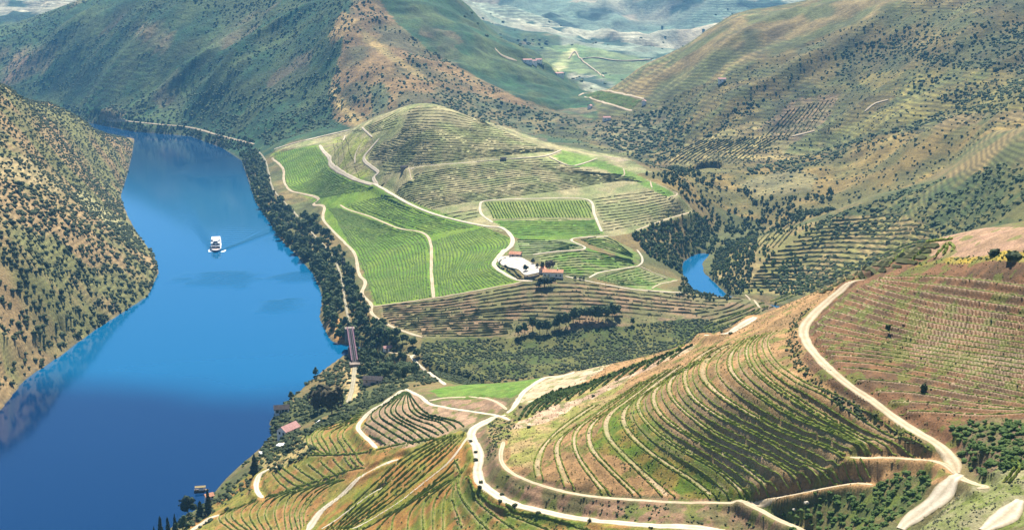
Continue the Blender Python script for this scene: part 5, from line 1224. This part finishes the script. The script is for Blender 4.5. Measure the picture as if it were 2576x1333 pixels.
class MB:
    def __init__(s): s.v, s.f = [], []
    def quad(s, *p):
        k = len(s.v); s.v += [tuple(q) for q in p]; s.f.append(tuple(range(k, k + len(p)))); return s
    def box(s, x0, x1, y0, y1, z0, z1):
        k = len(s.v); s.v += [(x0, y0, z0), (x1, y0, z0), (x1, y1, z0), (x0, y1, z0), (x0, y0, z1), (x1, y0, z1), (x1, y1, z1), (x0, y1, z1)]
        s.f += [tuple(k + i for i in f) for f in ((3, 2, 1, 0), (4, 5, 6, 7), (0, 1, 5, 4), (1, 2, 6, 5), (2, 3, 7, 6), (3, 0, 4, 7))]; return s
    def prism(s, outline, z0, z1):
        n = len(outline); k = len(s.v)
        s.v += [(x, y, z0) for x, y in outline] + [(x, y, z1) for x, y in outline]
        s.f += [tuple(k + i for i in range(n - 1, -1, -1)), tuple(k + n + i for i in range(n))]
        s.f += [(k + i, k + (i + 1) % n, k + n + (i + 1) % n, k + n + i) for i in range(n)]; return s
    def bar(s, a, b, w, h=None):
        a, b = Vector(a), Vector(b); d = (b - a).normalized(); h = h or w
        r = d.cross(Vector((0, 0, 1))); r = r.normalized() if r.length > 1e-4 else Vector((1, 0, 0)); u = r.cross(d)
        k = len(s.v)
        for p in (a, b):
            for i, j in ((-1, -1), (1, -1), (1, 1), (-1, 1)): s.v.append(tuple(p + r * (i * w / 2) + u * (j * h / 2)))
        s.f += [tuple(k + i for i in f) for f in ((0, 3, 2, 1), (4, 5, 6, 7), (0, 1, 5, 4), (1, 2, 6, 5), (2, 3, 7, 6), (3, 0, 4, 7))]; return s
    def build(s, name, mat, parent=None, bevel=0.0, **kw):
        me = bpy.data.meshes.new(name); me.from_pydata(s.v, [], s.f); me.materials.append(mat)
        o = obj(name, me, parent, **kw)
        if bevel:
            m = o.modifiers.new('edge', 'BEVEL'); m.width = bevel; m.segments = 1; m.limit_method = 'ANGLE'
        return o

def spot(u, v, up=0.0):
    x, y, z = hit([u], [v]); k = 0
    while z[0] < 0.6 and k < 20:          # keep off the water
        u += 3; k += 1; x, y, z = hit([u], [v])
    return float(x[0]), float(y[0]), float(z[0]) + up
def spot_low(u, v, rad):
    """a floor level for a building: the lowest ground round its footprint"""
    x, y, z = spot(u, v); a = np.linspace(0, 6.28, 9)
    zz = ground(x + rad * np.cos(a), y + rad * np.sin(a)); return x, y, max(float(zz.mean()), 0.6) + (1.0 if y < 900 else 0.3), max(float(zz.min()), 0.3)

def house(name, label, u, v, rz, L, W, H, RH, wall, roof, cat='house', windows=(), door=None, chimney=False, roof_over=0.5, plinth=True, group=None):
    """gabled house; local x runs along the ridge, -y is the long front, -x and +x are the gable ends"""
    x, y, z, zl = spot_low(u, v, max(L, W) * 0.45)
    t = thing(name, label, cat, (x, y, z), rz, group)
    m = MB(); a, b = L / 2, W / 2; dz = zl - z - 0.6
    k = len(m.v)
    m.v += [(-a, -b, dz), (a, -b, dz), (a, b, dz), (-a, b, dz), (-a, -b, H), (a, -b, H), (a, b, H), (-a, b, H), (-a, 0, H + RH), (a, 0, H + RH)]
    m.f += [(0, 1, 5, 4), (2, 3, 7, 6), (1, 2, 6, 9, 5), (3, 0, 4, 8, 7)]
    m.build('wall', wall, t)
    e = roof_over; s = RH / b; r = MB()
    ro = None
    for sg in (-1, 1):
        o1 = (-a - e, sg * (b + e), H - e * s + 0.04); o2 = (a + e, sg * (b + e), H - e * s + 0.04); p1 = (a + e, 0, H + RH + 0.04); p0 = (-a - e, 0, H + RH + 0.04)
        up = [(q[0], q[1], q[2] + 0.22) for q in (o1, o2, p1, p0)]
        k = len(r.v); r.v += [o1, o2, p1, p0] + up
        r.f += [(k, k + 3, k + 2, k + 1), (k + 4, k + 5, k + 6, k + 7), (k, k + 1, k + 5, k + 4), (k + 1, k + 2, k + 6, k + 5), (k + 3, k, k + 4, k + 7)]
    ro = r.build('roof', roof, t)
    if chimney: MB().box(a * 0.4, a * 0.4 + 0.9, -0.45, 0.45, H + RH * 0.5, H + RH + 1.3).build('chimney', wall, ro)
    for side, px, pz, ww, wh in windows:
        f = MB(); g = MB()
        if side in '-+':
            yy = (-b if side == '-' else b); d = -1 if side == '-' else 1
            y0, y1 = sorted((yy + 0.002 * d, yy + 0.06 * d)); g0, g1 = sorted((yy + 0.062 * d, yy + 0.08 * d))
            f.box(px - ww / 2 - 0.12, px + ww / 2 + 0.12, y0, y1, pz - 0.12, pz + wh + 0.12); g.box(px - ww / 2, px + ww / 2, g0, g1, pz, pz + wh)
        else:
            xx = (-a if side == 'l' else a); d = -1 if side == 'l' else 1
            y0, y1 = sorted((xx + 0.002 * d, xx + 0.06 * d)); g0, g1 = sorted((xx + 0.062 * d, xx + 0.08 * d))
            f.box(y0, y1, px - ww / 2 - 0.12, px + ww / 2 + 0.12, pz - 0.12, pz + wh + 0.12); g.box(g0, g1, px - ww / 2, px + ww / 2, pz, pz + wh)
        fo = f.build('window', M_STONE if wall is not M_STONE else M_WHITE, t); g.build('pane', M_GLASS, fo)
    if door:
        MB().box(door - 0.6, door + 0.6, -b - 0.08, -b - 0.002, 0, 2.2).build('door', M_WOOD, t)
    return t

def slab_on(name, px, mat, thick, label=None, cat=None, kind=None, level=True, up=0.25):
    """a level paved or walled platform with this outline"""
    q = np.array(px, float); x, y, z = hit(q[:, 0], q[:, 1])
    top = float(np.mean(z)) + up; x, y = at_z(q[:, 0], q[:, 1], top)
    m = MB(); m.prism([(a, b) for a, b in zip(x, y)][::-1] if np.sum((np.roll(x, -1) - x) * (np.roll(y, -1) + y)) > 0 else [(a, b) for a, b in zip(x, y)], top - thick, top)
    return m.build(name, mat, None, label=label, cat=cat, kind=kind), top
def Q(p): return Zc(1800, 900, 6.06, p)
def H4(p): return Zc(960, 1450, 4.443, p)

# the quinta above the green fields
yd = spline(Q([(400, 420), (560, 380), (900, 400), (1150, 520), (1390, 640), (1400, 730), (1200, 780), (1020, 810), (880, 690), (700, 640), (560, 600), (430, 540), (400, 420)]), 40)[:-1]
x, y, z = hit(yd[:, 0], yd[:, 1]); cx, cyy = x.mean(), y.mean(); V = [(cx, cyy, float(ground(cx, cyy)) + 0.7)]
N = len(x)
for f in (0.5, 1.0):
    xa, ya = cx + (x - cx) * f, cyy + (y - cyy) * f; V += list(zip(xa, ya, ground(xa, ya) + 0.7))
xa, ya = cx + (x - cx) * 1.02, cyy + (y - cyy) * 1.02; V += list(zip(xa, ya, ground(xa, ya) - 1.0))
fc = [(0, 1 + i, 1 + (i + 1) % N) for i in range(N)]
for k in (0, 1): fc += [(1 + k * N + i, 1 + (k + 1) * N + i, 1 + (k + 1) * N + (i + 1) % N, 1 + k * N + (i + 1) % N) for i in range(N)]
me = bpy.data.meshes.new('courtyard'); me.from_pydata([tuple(map(float, q)) for q in V], [], fc); me.materials.append(M_YARD); obj('courtyard', me, kind='structure')
house('farmhouse', 'white farmhouse with terracotta roof at the end of the pale courtyard', *Q([(1660, 830)])[0], math.radians(-6), 18, 7.5, 4.8, 1.8, M_WHITE, M_TERRA,
      windows=[('-', -7, 1.2, 1.1, 1.5), ('-', -3.5, 1.2, 1.1, 1.5), ('-', 3.2, 1.2, 1.1, 1.5), ('-', 7, 1.2, 1.1, 1.5), ('r', -1.5, 1.2, 1.0, 1.4), ('r', 1.8, 1.2, 1.0, 1.4)], door=0, chimney=True)
house('farm_annex', 'small pink walled annex with tiled roof left of the white farmhouse', *Q([(1430, 730)])[0], math.radians(80), 8, 6, 3.4, 1.6, M_PINK, M_TERRA, cat='annex', windows=[('l', 0, 1.0, 1.0, 1.2)], door=1.5)
house('wine_store', 'low wine store with wide orange tile roof at the top of the courtyard', *Q([(810, 370)])[0], math.radians(-14), 11, 7, 2.6, 1.8, M_PINK, M_TERRA, cat='barn', windows=[('-', 3, 1.0, 1.2, 1.2)], door=-2)
w = Q([(1010, 850), (1060, 870), (1200, 860), (1350, 815)])
q = spline(w, 14); x, y, z = hit(q[:, 0], q[:, 1]); m = MB()
for i in range(13): m.bar((x[i], y[i], z[i] + 0.5), (x[i + 1], y[i + 1], z[i + 1] + 0.5), 0.7, 2.4)
m.build('retaining_wall', M_STONE, None, label='grey stone retaining wall at the lower edge of the courtyard', cat='wall')
HEDGES = [([(580, 430), (500, 470), (440, 520), (462, 565)], 'clipped dark hedge at the upper left corner of the courtyard'), ([(400, 590), (440, 640), (540, 672)], 'short dark hedge on the bend of the drive'),
          ([(610, 690), (720, 780), (840, 880), (900, 905), (1290, 918)], 'long dark hedge along the drive below the courtyard'), ([(560, 600), (680, 655), (780, 700), (860, 800), (940, 850)], 'dark hedge between courtyard wall and drive'), ([(1050, 860), (1180, 850), (1340, 795)], 'dark hedge under the stone retaining wall')]
for k, (p, lab) in enumerate(HEDGES):
    q = spline(Q(p), step=1.6); x, y, z = hit(q[:, 0], q[:, 1])
    vf = hedge(np.stack([x, y], 1), 1.3, 1.7, 9000 + k, True, 0.02)
    obj('hedge', mesh_np('hedge', vf[0], vf[1], M_LEAF['dark']), None, lab, 'hedge', 'hedges round the courtyard')

# river-side houses
house('river_house', 'river house with weathered pink roof beside a bright white terrace', *H4([(545, 800)])[0], math.radians(58), 13, 7.5, 3.2, 2.6, M_WHITE, M_OLDTILE,
      windows=[('l', -1.6, 0.9, 1.3, 1.4), ('l', 1.6, 0.9, 1.3, 1.4), ('-', -3, 1.0, 1.1, 1.3), ('-', 2.5, 1.0, 1.1, 1.3)], door=0)
slab_on('house_terrace', H4([(330, 970), (480, 1005), (620, 920), (748, 800), (690, 762), (600, 850), (520, 925), (380, 935)]), M_WHITE, 3.0, 'bright white terrace wrapping the river house', 'terrace', up=0.6)
slab_on('boat_landing', H4([(40, 1075), (250, 1072), (240, 1110), (180, 1150), (90, 1125)]), M_WHITE, 3.0, 'small white concrete platform below the river house', 'platform', up=0.6)
q = H4([(975, 655), (1085, 575)]); x, y, z = hit([a for a, _ in q], [b for _, b in q])
MB().bar((x[0], y[0], z[0] + .5), (x[1], y[1], z[1] + .5), 0.6, 2.2).build('garden_wall', M_WHITE, None, label='short bright white wall beside the upper vine rows', cat='wall')
house('ruined_house', 'half ruined house with dark roof and white gable ends at the water', *H4([(430, 440)])[0], math.radians(12), 10, 6.5, 3.0, 2.0, M_WHITE, M_DARKROOF, windows=[('-', -3, 0.6, 1.8, 1.9), ('-', 3, 0.6, 1.8, 1.9), ('-', 0.8, 0.6, 1.4, 1.9), ('r', 0, 0.8, 1.6, 1.6)], door=-0.9)
house('railway_cottage', 'low cottage with dark roof and pale end wall among the trees', *Zc(1180, 1180, 4.443, [(980, 1150)])[0], math.radians(-8), 13, 6.5, 2.8, 1.6, M_PINK, M_DARKROOF, cat='cottage', windows=[('-', -4, 0.9, 1.2, 1.2), ('-', 3.5, 0.9, 1.2, 1.2), ('l', 0, 0.9, 1.2, 1.2)], door=0)
house('track_hut', 'tiny white hut with dull red roof by the dirt track', *Zc(1180, 1180, 4.443, [(1215, 610)])[0], math.radians(20), 6.5, 4.2, 2.6, 1.3, M_WHITE, M_OLDTILE, cat='hut', windows=[('-', 1.6, 0.9, 0.9, 1.0)], door=-1)
house('vineyard_shed', 'small dark roofed shed where the hilltop track forks', 1017, 427, math.radians(-12), 8, 5, 2.8, 1.4, M_STONE, M_DARKROOF, cat='shed', windows=[('-', 2.2, 1.0, 1.0, 1.0)], door=-1)
house('tool_shed', 'low dark shed on the pale middle track of the vineyard hill', 1266, 403, math.radians(8), 7, 4, 2.4, 1.0, M_STONE, M_DARKROOF, cat='shed', door=0)
house('landing_house', 'tiny white house with red roof behind the dark conifers', 511, 1258, math.radians(35), 4.5, 3.6, 2.2, 1.2, M_WHITE, M_TERRA, cat='hut', windows=[('-', 1.5, 0.9, 0.9, 1.0)], door=-1)
for u, v, rz, L, lab in [(1526, 303, 10, 17, 'white house on the saddle between the two brown ridges'), (1620, 262, 80, 15, 'white house at the corner of the bright far field'), (1484, 273, 70, 14, 'white house at the lower end of the far field road'),
                         (1326, 157, 15, 24, 'left house of the far white hamlet'), (1341, 159, -10, 20, 'middle house of the far white hamlet'), (1354, 156, 30, 18, 'right house of the far white hamlet'), (1816, 207, 0, 16, 'lone white house on the terraced far hillside'),
                         (1405, 190, 40, 26, 'white house at the foot of the pale far field')]:
    house('distant_house', lab, u, v, math.radians(rz), L * 0.75, L * 0.45, 4.5, 1.8, M_WHITE, M_OLDTILE, windows=[('-', -L * .2, 1.2, 1.2, 1.4), ('-', L * .18, 1.2, 1.2, 1.4)], door=0, group='white houses of the far valley')

# railway bridge over the mouth of the side river
b0 = np.array([float(t) for t in at_z(892, 908, 18.5)]); b1 = np.array([float(t) for t in at_z(880, 826, 18.5)])
bl = float(np.linalg.norm(b1 - b0)); br = thing('railway_bridge', 'purple rusted steel railway bridge over the mouth of the side river', 'bridge', (b0[0], b0[1], 18.5), math.atan2(b1[1] - b0[1], b1[0] - b0[0]))
for s in (-1, 1):
    g = MB(); n = 12
    g.box(-1, bl + 1, s * 2.05 - 0.35, s * 2.05 + 0.35, -2.6, -2.1); g.box(-1, bl + 1, s * 2.05 - 0.42, s * 2.05 + 0.42, 0.75, 1.2)
    for i in range(n):
        xa, xb = bl * i / n, bl * (i + 1) / n
        g.bar((xa, s * 2.05, -2.1), (xb, s * 2.05, 0.75), 0.3); g.bar((xa, s * 2.05, 0.75), (xb, s * 2.05, -2.1), 0.3); g.bar((xa, s * 2.05, -2.1), (xa, s * 2.05, 0.75), 0.3)
    g.build('girder', M_RUST, br)
    MB().box(-1, bl + 1, s * 0.75 - 0.05, s * 0.75 + 0.05, 0.142, 0.30).build('rail', M_METAL, br)
MB().box(-1, bl + 1, -1.6, 1.6, -0.35, -0.1).build('deck', M_DARKROOF, br)
n_sl = int(bl / 1.1); sl = MB(); sl.box(-0.14, 0.14, -1.2, 1.2, -0.097, 0.14); sme = None
for i in range(n_sl):
    if sme is None:
        o = sl.build('sleeper', M_DARKROOF, br); sme = o.data
    else: o = obj('sleeper', sme, br)
    o.location = (0.5 + i * 1.1, 0, 0)
for xx in (bl * 0.5,): MB().box(xx - 1.3, xx + 1.3, -3.4, 3.4, -22, -2.65).build('pier', M_STONE, br)
for xx in (-3.5, bl + 3.5): MB().box(xx - 3.4, xx + 3.4, -4, 4, -12, -0.4).build('abutment', M_STONE, br)

# the river boat
bt = thing('river_boat', 'white passenger boat with navy hull coming down the river', 'boat', (BOAT_X, BOAT_Y, 0), math.radians(12))
def ship(w, y0, y1, tip):     # outline, bow towards -y
    return [(-w * 0.9, y1), (-w, y1 - 6), (-w, y0 + tip), (-w * 0.72, y0 + tip * 0.42), (-w * 0.30, y0 + tip * 0.08), (0, y0), (w * 0.30, y0 + tip * 0.08), (w * 0.72, y0 + tip * 0.42), (w, y0 + tip), (w, y1 - 6), (w * 0.9, y1)][::-1]
MB().prism(ship(5.3, 0.0, 40, 9), -0.8, 1.7).build('hull', M_BLUE, bt)
MB().prism(ship(5.55, -0.7, 40.2, 9), 1.7, 2.35).build('bulwark', M_PAINT, bt)
MB().prism(ship(5.1, 0.6, 39.6, 8.5), 2.35, 2.42).build('foredeck', M_DECK, bt)
MB().box(-5.0, 5.0, 9, 38, 2.42, 5.0).build('lower_cabin', M_PAINT, bt)
MB().box(-5.4, 5.4, 7.4, 38.8, 5.0, 5.25).build('upper_deck', M_PAINT, bt)
MB().box(-4.6, 4.6, 12, 36, 5.25, 7.7).build('upper_cabin', M_PAINT, bt)
MB().box(-5.3, 5.3, 10.5, 37.5, 7.7, 7.95).build('roof_deck', M_PAINT, bt)
MB().box(-4.8, 4.8, 19, 35, 10.3, 10.5).build('canopy', M_PAINT, bt)
wh = MB().prism([(-2.4, 12.2), (2.4, 12.2), (2.8, 14), (2.8, 17), (-2.8, 17), (-2.8, 14)], 7.95, 10.2).build('wheelhouse', M_PAINT, bt)
MB().box(-2.2, 2.2, 12.13, 12.19, 8.8, 9.8).build('windscreen', M_GLASS, wh)
MB().box(-3.0, 3.0, 11.6, 17.4, 10.2, 10.4).build('wheelhouse_roof', M_PAINT, wh)
for s in (-1, 1):
    for k in range(8):
        MB().box(*sorted((s * 5.005, s * 5.05)), 11 + k * 3.3, 13.2 + k * 3.3, 3.3, 4.5).build('window', M_GLASS, bt)
        MB().box(*sorted((s * 4.605, s * 4.65)), 13 + k * 2.8, 15 + k * 2.8, 6.0, 7.2).build('window', M_GLASS, bt)
    MB().box(*sorted((s * 0.6, s * 3.8)), 11.95, 11.995, 5.9, 7.3).build('window', M_GLASS, bt)
    MB().box(*sorted((s * 0.7, s * 4.0)), 8.95, 8.995, 3.2, 4.5).build('window', M_GLASS, bt)
    for k in range(4): MB().box(*sorted((s * 4.5, s * 4.62)), 19.2 + k * 5.1, 19.32 + k * 5.1, 7.95, 10.3).build('canopy_post', M_PAINT, bt)
    r = MB().bar((s * 5.2, 11, 8.95), (s * 5.2, 37, 8.95), 0.08)
    for k in range(14): r.bar((s * 5.2, 11 + k * 2, 7.95), (s * 5.2, 11 + k * 2, 8.95), 0.06)
    r.build('railing', M_METAL, bt)
r = MB().bar((-5.2, 11, 8.95), (5.2, 11, 8.95), 0.08)
for k in range(6): r.bar((-5.2 + k * 2.08, 11, 7.95), (-5.2 + k * 2.08, 11, 8.95), 0.06)
r.build('railing', M_METAL, bt)
MB().box(-0.06, 0.06, 2.5, 2.62, 2.42, 6.5).build('mast', M_METAL, bt)
fo = []; rr_ = np.random.default_rng(3)
for s in (-1, 1):
    for k in range(46):
        d = abs(rr_.normal(0, 1)) * 3.2; a = BOAT_X + s * (5.7 + rr_.normal(0.8, 0.8) + d * 0.30); b = BOAT_Y + 1.0 + d * 1.2
        v, f = ICO_V * np.array([1.1, 1.3, 0.22]) * rr_.uniform(0.35, 1.15) + np.array([a, b, 0.12]), ICO_F; fo.append((v, f))
    for k in range(0):
        t = rr_.uniform(0, 1) ** 1.5; a = BOAT_X + s * (6.5 + 46 * t + rr_.normal(0, 0.9)); b = BOAT_Y + 5 + 135 * t
        fo.append((ICO_V * np.array([0.8, 1.5, 0.06]) * rr_.uniform(0.25, 0.7) * (1 - 0.5 * t) + np.array([a, b, 0.1]), ICO_F))
for k in range(0): fo.append((ICO_V * np.array([1.0, 2.2, 0.06]) * rr_.uniform(0.3, 0.9) + np.array([BOAT_X + rr_.normal(2, 2.6), BOAT_Y + 42 + abs(rr_.normal(0, 22)), 0.08]), ICO_F))
V, Fc = join(*fo); obj('wake_foam', mesh_np('wake_foam', V, Fc, M_FOAM), kind='stuff')
def skiff(label, u, v, rz, L, canopy=False):
    x, y = [float(t) for t in at_z(u, v, 0.0)]
    t = thing('small_boat', label, 'boat', (x, y, 0), math.radians(rz))
    w = L * 0.17; MB().prism([(-L / 2, -w), (L * 0.25, -w), (L / 2, 0), (L * 0.25, w), (-L / 2, w)], -0.25, 0.75).build('hull', M_PAINT if not canopy else M_WOOD, t)
    MB().box(-L * 0.18, L * 0.16, -w * 0.7, w * 0.7, 0.75, 1.75).build('cabin', M_PAINT, t)
    if canopy: MB().box(-L * 0.45, L * 0.3, -w * 1.1, w * 1.1, 2.6, 2.75).build('canopy', mottled('straw canopy', (0.16, 0.12, 0.055), (0.24, 0.19, 0.09), 1.0), t); [MB().box(px - .06, px + .06, py - .06, py + .06, 0.75, 2.6).build('canopy_post', M_WOOD, t) for px in (-L * .4, L * .25) for py in (-w * .95, w * .95)]
skiff('tiny white boat moored under the trees of the far bank', 703, 578, 60, 7.5)
skiff('wooden boat with brown canopy moored by the dark conifers', 507, 1234, 12, 8.5, True)

# lone trees, conifers and roadside shrubs that stand out
def lone(kind, u, v, h, w, mat, label, cat='tree', proto='CROWN', group=None):
    x, y, z = spot(u, v)
    if proto == 'BUSH':
        o = obj(kind, cached('BUSH', int(RNG.integers(0, 6)), mat), None, label, cat, group); o.location = (x, y, z - 0.05); o.scale = (w, w, h / 0.8); o.rotation_euler = (0, 0, RNG.uniform(0, 6)); return
    t = thing(kind, label, cat, (x, y, max(z, 0.3) - 0.05), RNG.uniform(0, 6), group)
    if proto == 'CYPRESS':
        k = int(RNG.integers(0, 3)); key = ('CYP', k)
        if key not in _mesh_cache: _mesh_cache[key] = me_of(CYPRESS[k], 'crown', M_LEAF['dark'])
        obj('crown', _mesh_cache[key], t); t.scale = (w / 0.28, w / 0.28, h)
        tr = _mesh_cache.setdefault('ctrunk', me_of(tube((0, 0, -0.05), (0, 0, 0.5), 0.02, 0.01), 'trunk', M_BARK))
        obj('trunk', tr, t)
    else:
        obj('crown', cached('CROWN', int(RNG.integers(0, 6)), mat), t); obj('trunk', _mesh_cache['trunk'][0], t); t.scale = (w / 0.95, w / 0.95, h)
GC = 'dark conifers on the near river bank'
for u, v, h, w, lab in [(641, 1196, 13, 7.0, 'broad dark conifer right of the small white platform'), (525, 1292, 14.5, 5.0, 'tallest dark conifer at the bend of the near shore'), (505, 1300, 10, 5.0, 'dark conifer left of the tallest one at the near shore'),
                        (405, 1352, 13, 3.6, 'slender dark conifer at the left end of the bottom edge clump'), (424, 1352, 12.5, 3.4, 'second slender conifer of the bottom edge clump'), (442, 1350, 13, 4.2, 'third conifer of the bottom edge clump'), (335, 1362, 9, 3.0, 'lone conifer tip left of the clump at the bottom edge'), (383, 1362, 8, 3.4, 'low conifer tip between the lone one and the clump')]:
    lone('conifer', u, v, h, w, 'dark', lab, proto='CYPRESS', group=GC)
for u, v, h, w, m, lab in [(468, 1298, 11.5, 10, 'dark', 'round dark tree at the water left of the tallest conifer'), (462, 1345, 10, 8, 'tree', 'green topped tree at the right end of the bottom edge clump'),
        (789, 948, 7.0, 5.0, 'tree', 'small tree leaning over the water near the bridge'), (714, 1004, 5.5, 5.0, 'tree', 'small round tree at the tip of the near bank'),
        (800, 1040, 15, 13, 'brown', 'left of the big brownish trees beside the railway'), (835, 1048, 16, 14, 'brown', 'right of the big brownish trees beside the railway'), (815, 1022, 14, 12, 'brown', 'rear one of the big brownish trees beside the railway'), (850, 1020, 12, 10, 'brown', 'brownish tree nearest the railway line'), (790, 1010, 10, 9, 'bush', 'dark tree in front of the water behind the ruined house'),
        (1382, 683, 10, 11, 'brown', 'large olive brown tree behind the farmhouse'), (1364, 686, 9.5, 4, 'dark', 'tall narrow dark tree left of the farmhouse'), (1322, 682, 5.5, 6.0, 'dark', 'round dark tree standing in the courtyard'), (1341, 664, 5, 4.8, 'dark', 'round dark tree at the upper edge of the courtyard'),
        (1352, 674, 4, 4, 'dark', 'small dark tree between courtyard and farmhouse'), (1370, 722, 9, 13, 'dark', 'dark spreading tree on the bank below the farmhouse'), (1386, 720, 8, 10, 'dark', 'dark tree right of the spreading tree below the farmhouse'), (1356, 726, 6, 7, 'dark', 'low dark tree left of the spreading tree below the farmhouse'),
        (1447, 704, 3.2, 3.4, 'dark', 'first small round tree along the farm drive'), (1459, 704, 3.0, 4.2, 'dark', 'second small round tree along the farm drive'), (1468, 705, 2.8, 2.6, 'dark', 'third small round tree along the farm drive')]:
    lone('tree', u, v, h, w, m, lab)
for u, v, h in [(1303, 848, 10), (1320, 840, 9), (1340, 832, 11), (1358, 838, 10), (1376, 838, 10), (1395, 830, 9), (1408, 824, 11), (1424, 824, 12), (1442, 812, 12), (1458, 808, 11), (1474, 808, 12), (1490, 804, 11), (1506, 810, 13), (1524, 806, 13), (1540, 802, 13), (1552, 796, 10), (1592, 818, 6)]:
    lone('tree', u, v, h, h * 0.85, 'tree', 'round dark tree in the row along the foot of the brown terraces', group='row of trees at the foot of the brown terraces')
for u, v, h, w, lab in [(2235, 838, 4.0, 2.6, 'single upright bush in the middle of the red brown slope'), (2322, 987, 4.4, 2.8, 'single upright bush low on the red brown slope'), (1815, 838, 1.6, 3.0, 'dark shrub on the pale crest road'), (1836, 842, 2.0, 2.4, 'dark shrub at the right edge of the pale crest road'),
        (2545, 655, 4.5, 7.0, 'large dark shrub on the bank above the red brown slope'), (2500, 640, 3.0, 5.0, 'dark shrub left of the largest one above the red brown slope'), (2135, 1245, 1.8, 2.4, 'dark shrub where the lower terrace track forks')]:
    lone('shrub', u, v, h, w, 'bush', lab, cat='bush', proto='BUSH')
for u, v in R8([(125, 700), (160, 780), (162, 835), (195, 995), (190, 1030), (348, 1082), (335, 1132), (440, 1160), (612, 1218), (980, 1272), (1420, 1330), (345, 600), (480, 455), (540, 600), (1000, 375)]):
    lone('shrub', u, v, 1.5, 2.2, 'bush', 'dark round shrub on the verge of the white road round the spur', cat='bush', proto='BUSH', group='shrubs on the verge of the white road')

# power poles and pale boulders
def pole(u, v, h, lab):
    x, y, z = spot(u, v); t = thing('power_pole', lab, 'pole', (x, y, z), 0.4, 'power poles')
    MB().prism([(0.16 * math.cos(a), 0.16 * math.sin(a)) for a in np.linspace(0, 6.283, 7)[:-1]], -0.3, h).build('post', M_WOOD, t)
    MB().box(-1.2, 1.2, -0.17, -0.05, h - 1.0, h - 0.8).build('cross_arm', M_WOOD, t)
    for k in (-1, 0, 1): MB().box(k - .07, k + .07, -.18, -.04, h - .8, h - .5).build('insulator', M_WHITE, t)
for u, v, h, lab in [(1524, 721, 12, 'tall dark power pole beside the pale farm track'), (1470, 714, 8, 'shorter power pole nearest the farm drive'), (1552, 712, 9, 'power pole in the pale field right of the tallest pole'), (1722, 770, 12, 'thin power pole at the right end of the brown terraces'), (1648, 616, 18, 'tall pale pole rising from the wooded slope'), (1890, 590, 12, 'power pole among trees above the side river')]:
    pole(u, v, h, lab)
for u, v, s, lab in [(2030, 1270, 1.0, 'larger pale boulder in the shaded gully'), (1998, 1285, 0.7, 'smaller pale boulder in the shaded gully')]:
    x, y, z = spot(u, v); rv = np.random.default_rng(int(u)).uniform(0.75, 1.2, (12, 1)); o = obj('boulder', mesh_np('boulder', ICO_V * rv * np.array([1.3, 0.8, 0.7]) * s, ICO_F, M_STONE if False else M_YARD), None, lab, 'boulder'); o.location = (x, y, z + 0.9 * s)
# ------------------------------------------------------------------ the hazy air of the valley
hz = bpy.data.materials.new('haze'); hz.use_nodes = True
hz.node_tree.nodes.remove(hz.node_tree.nodes['Principled BSDF'])
pv = hz.node_tree.nodes.new('ShaderNodeVolumePrincipled')
pv.inputs['Color'].default_value = (0.20, 0.55, 1.0, 1)
pv.inputs['Density'].default_value = 0.000056
pv.inputs['Anisotropy'].default_value = 0.0
hz.node_tree.links.new(pv.outputs[0], hz.node_tree.nodes['Material Output'].inputs['Volume'])
x0, x1, y0, y1, z0, z1 = -4300, 4300, -500, 8600, -8, 430
hv = [(x, y, z) for z in (z0, z1) for x, y in ((x0, y0), (x1, y0), (x1, y1), (x0, y1))]
hme = mesh_np('haze', hv, [(3, 2, 1, 0), (4, 5, 6, 7), (0, 1, 5, 4), (1, 2, 6, 5), (2, 3, 7, 6), (3, 0, 4, 7)], hz)
obj('haze', hme, kind='stuff')
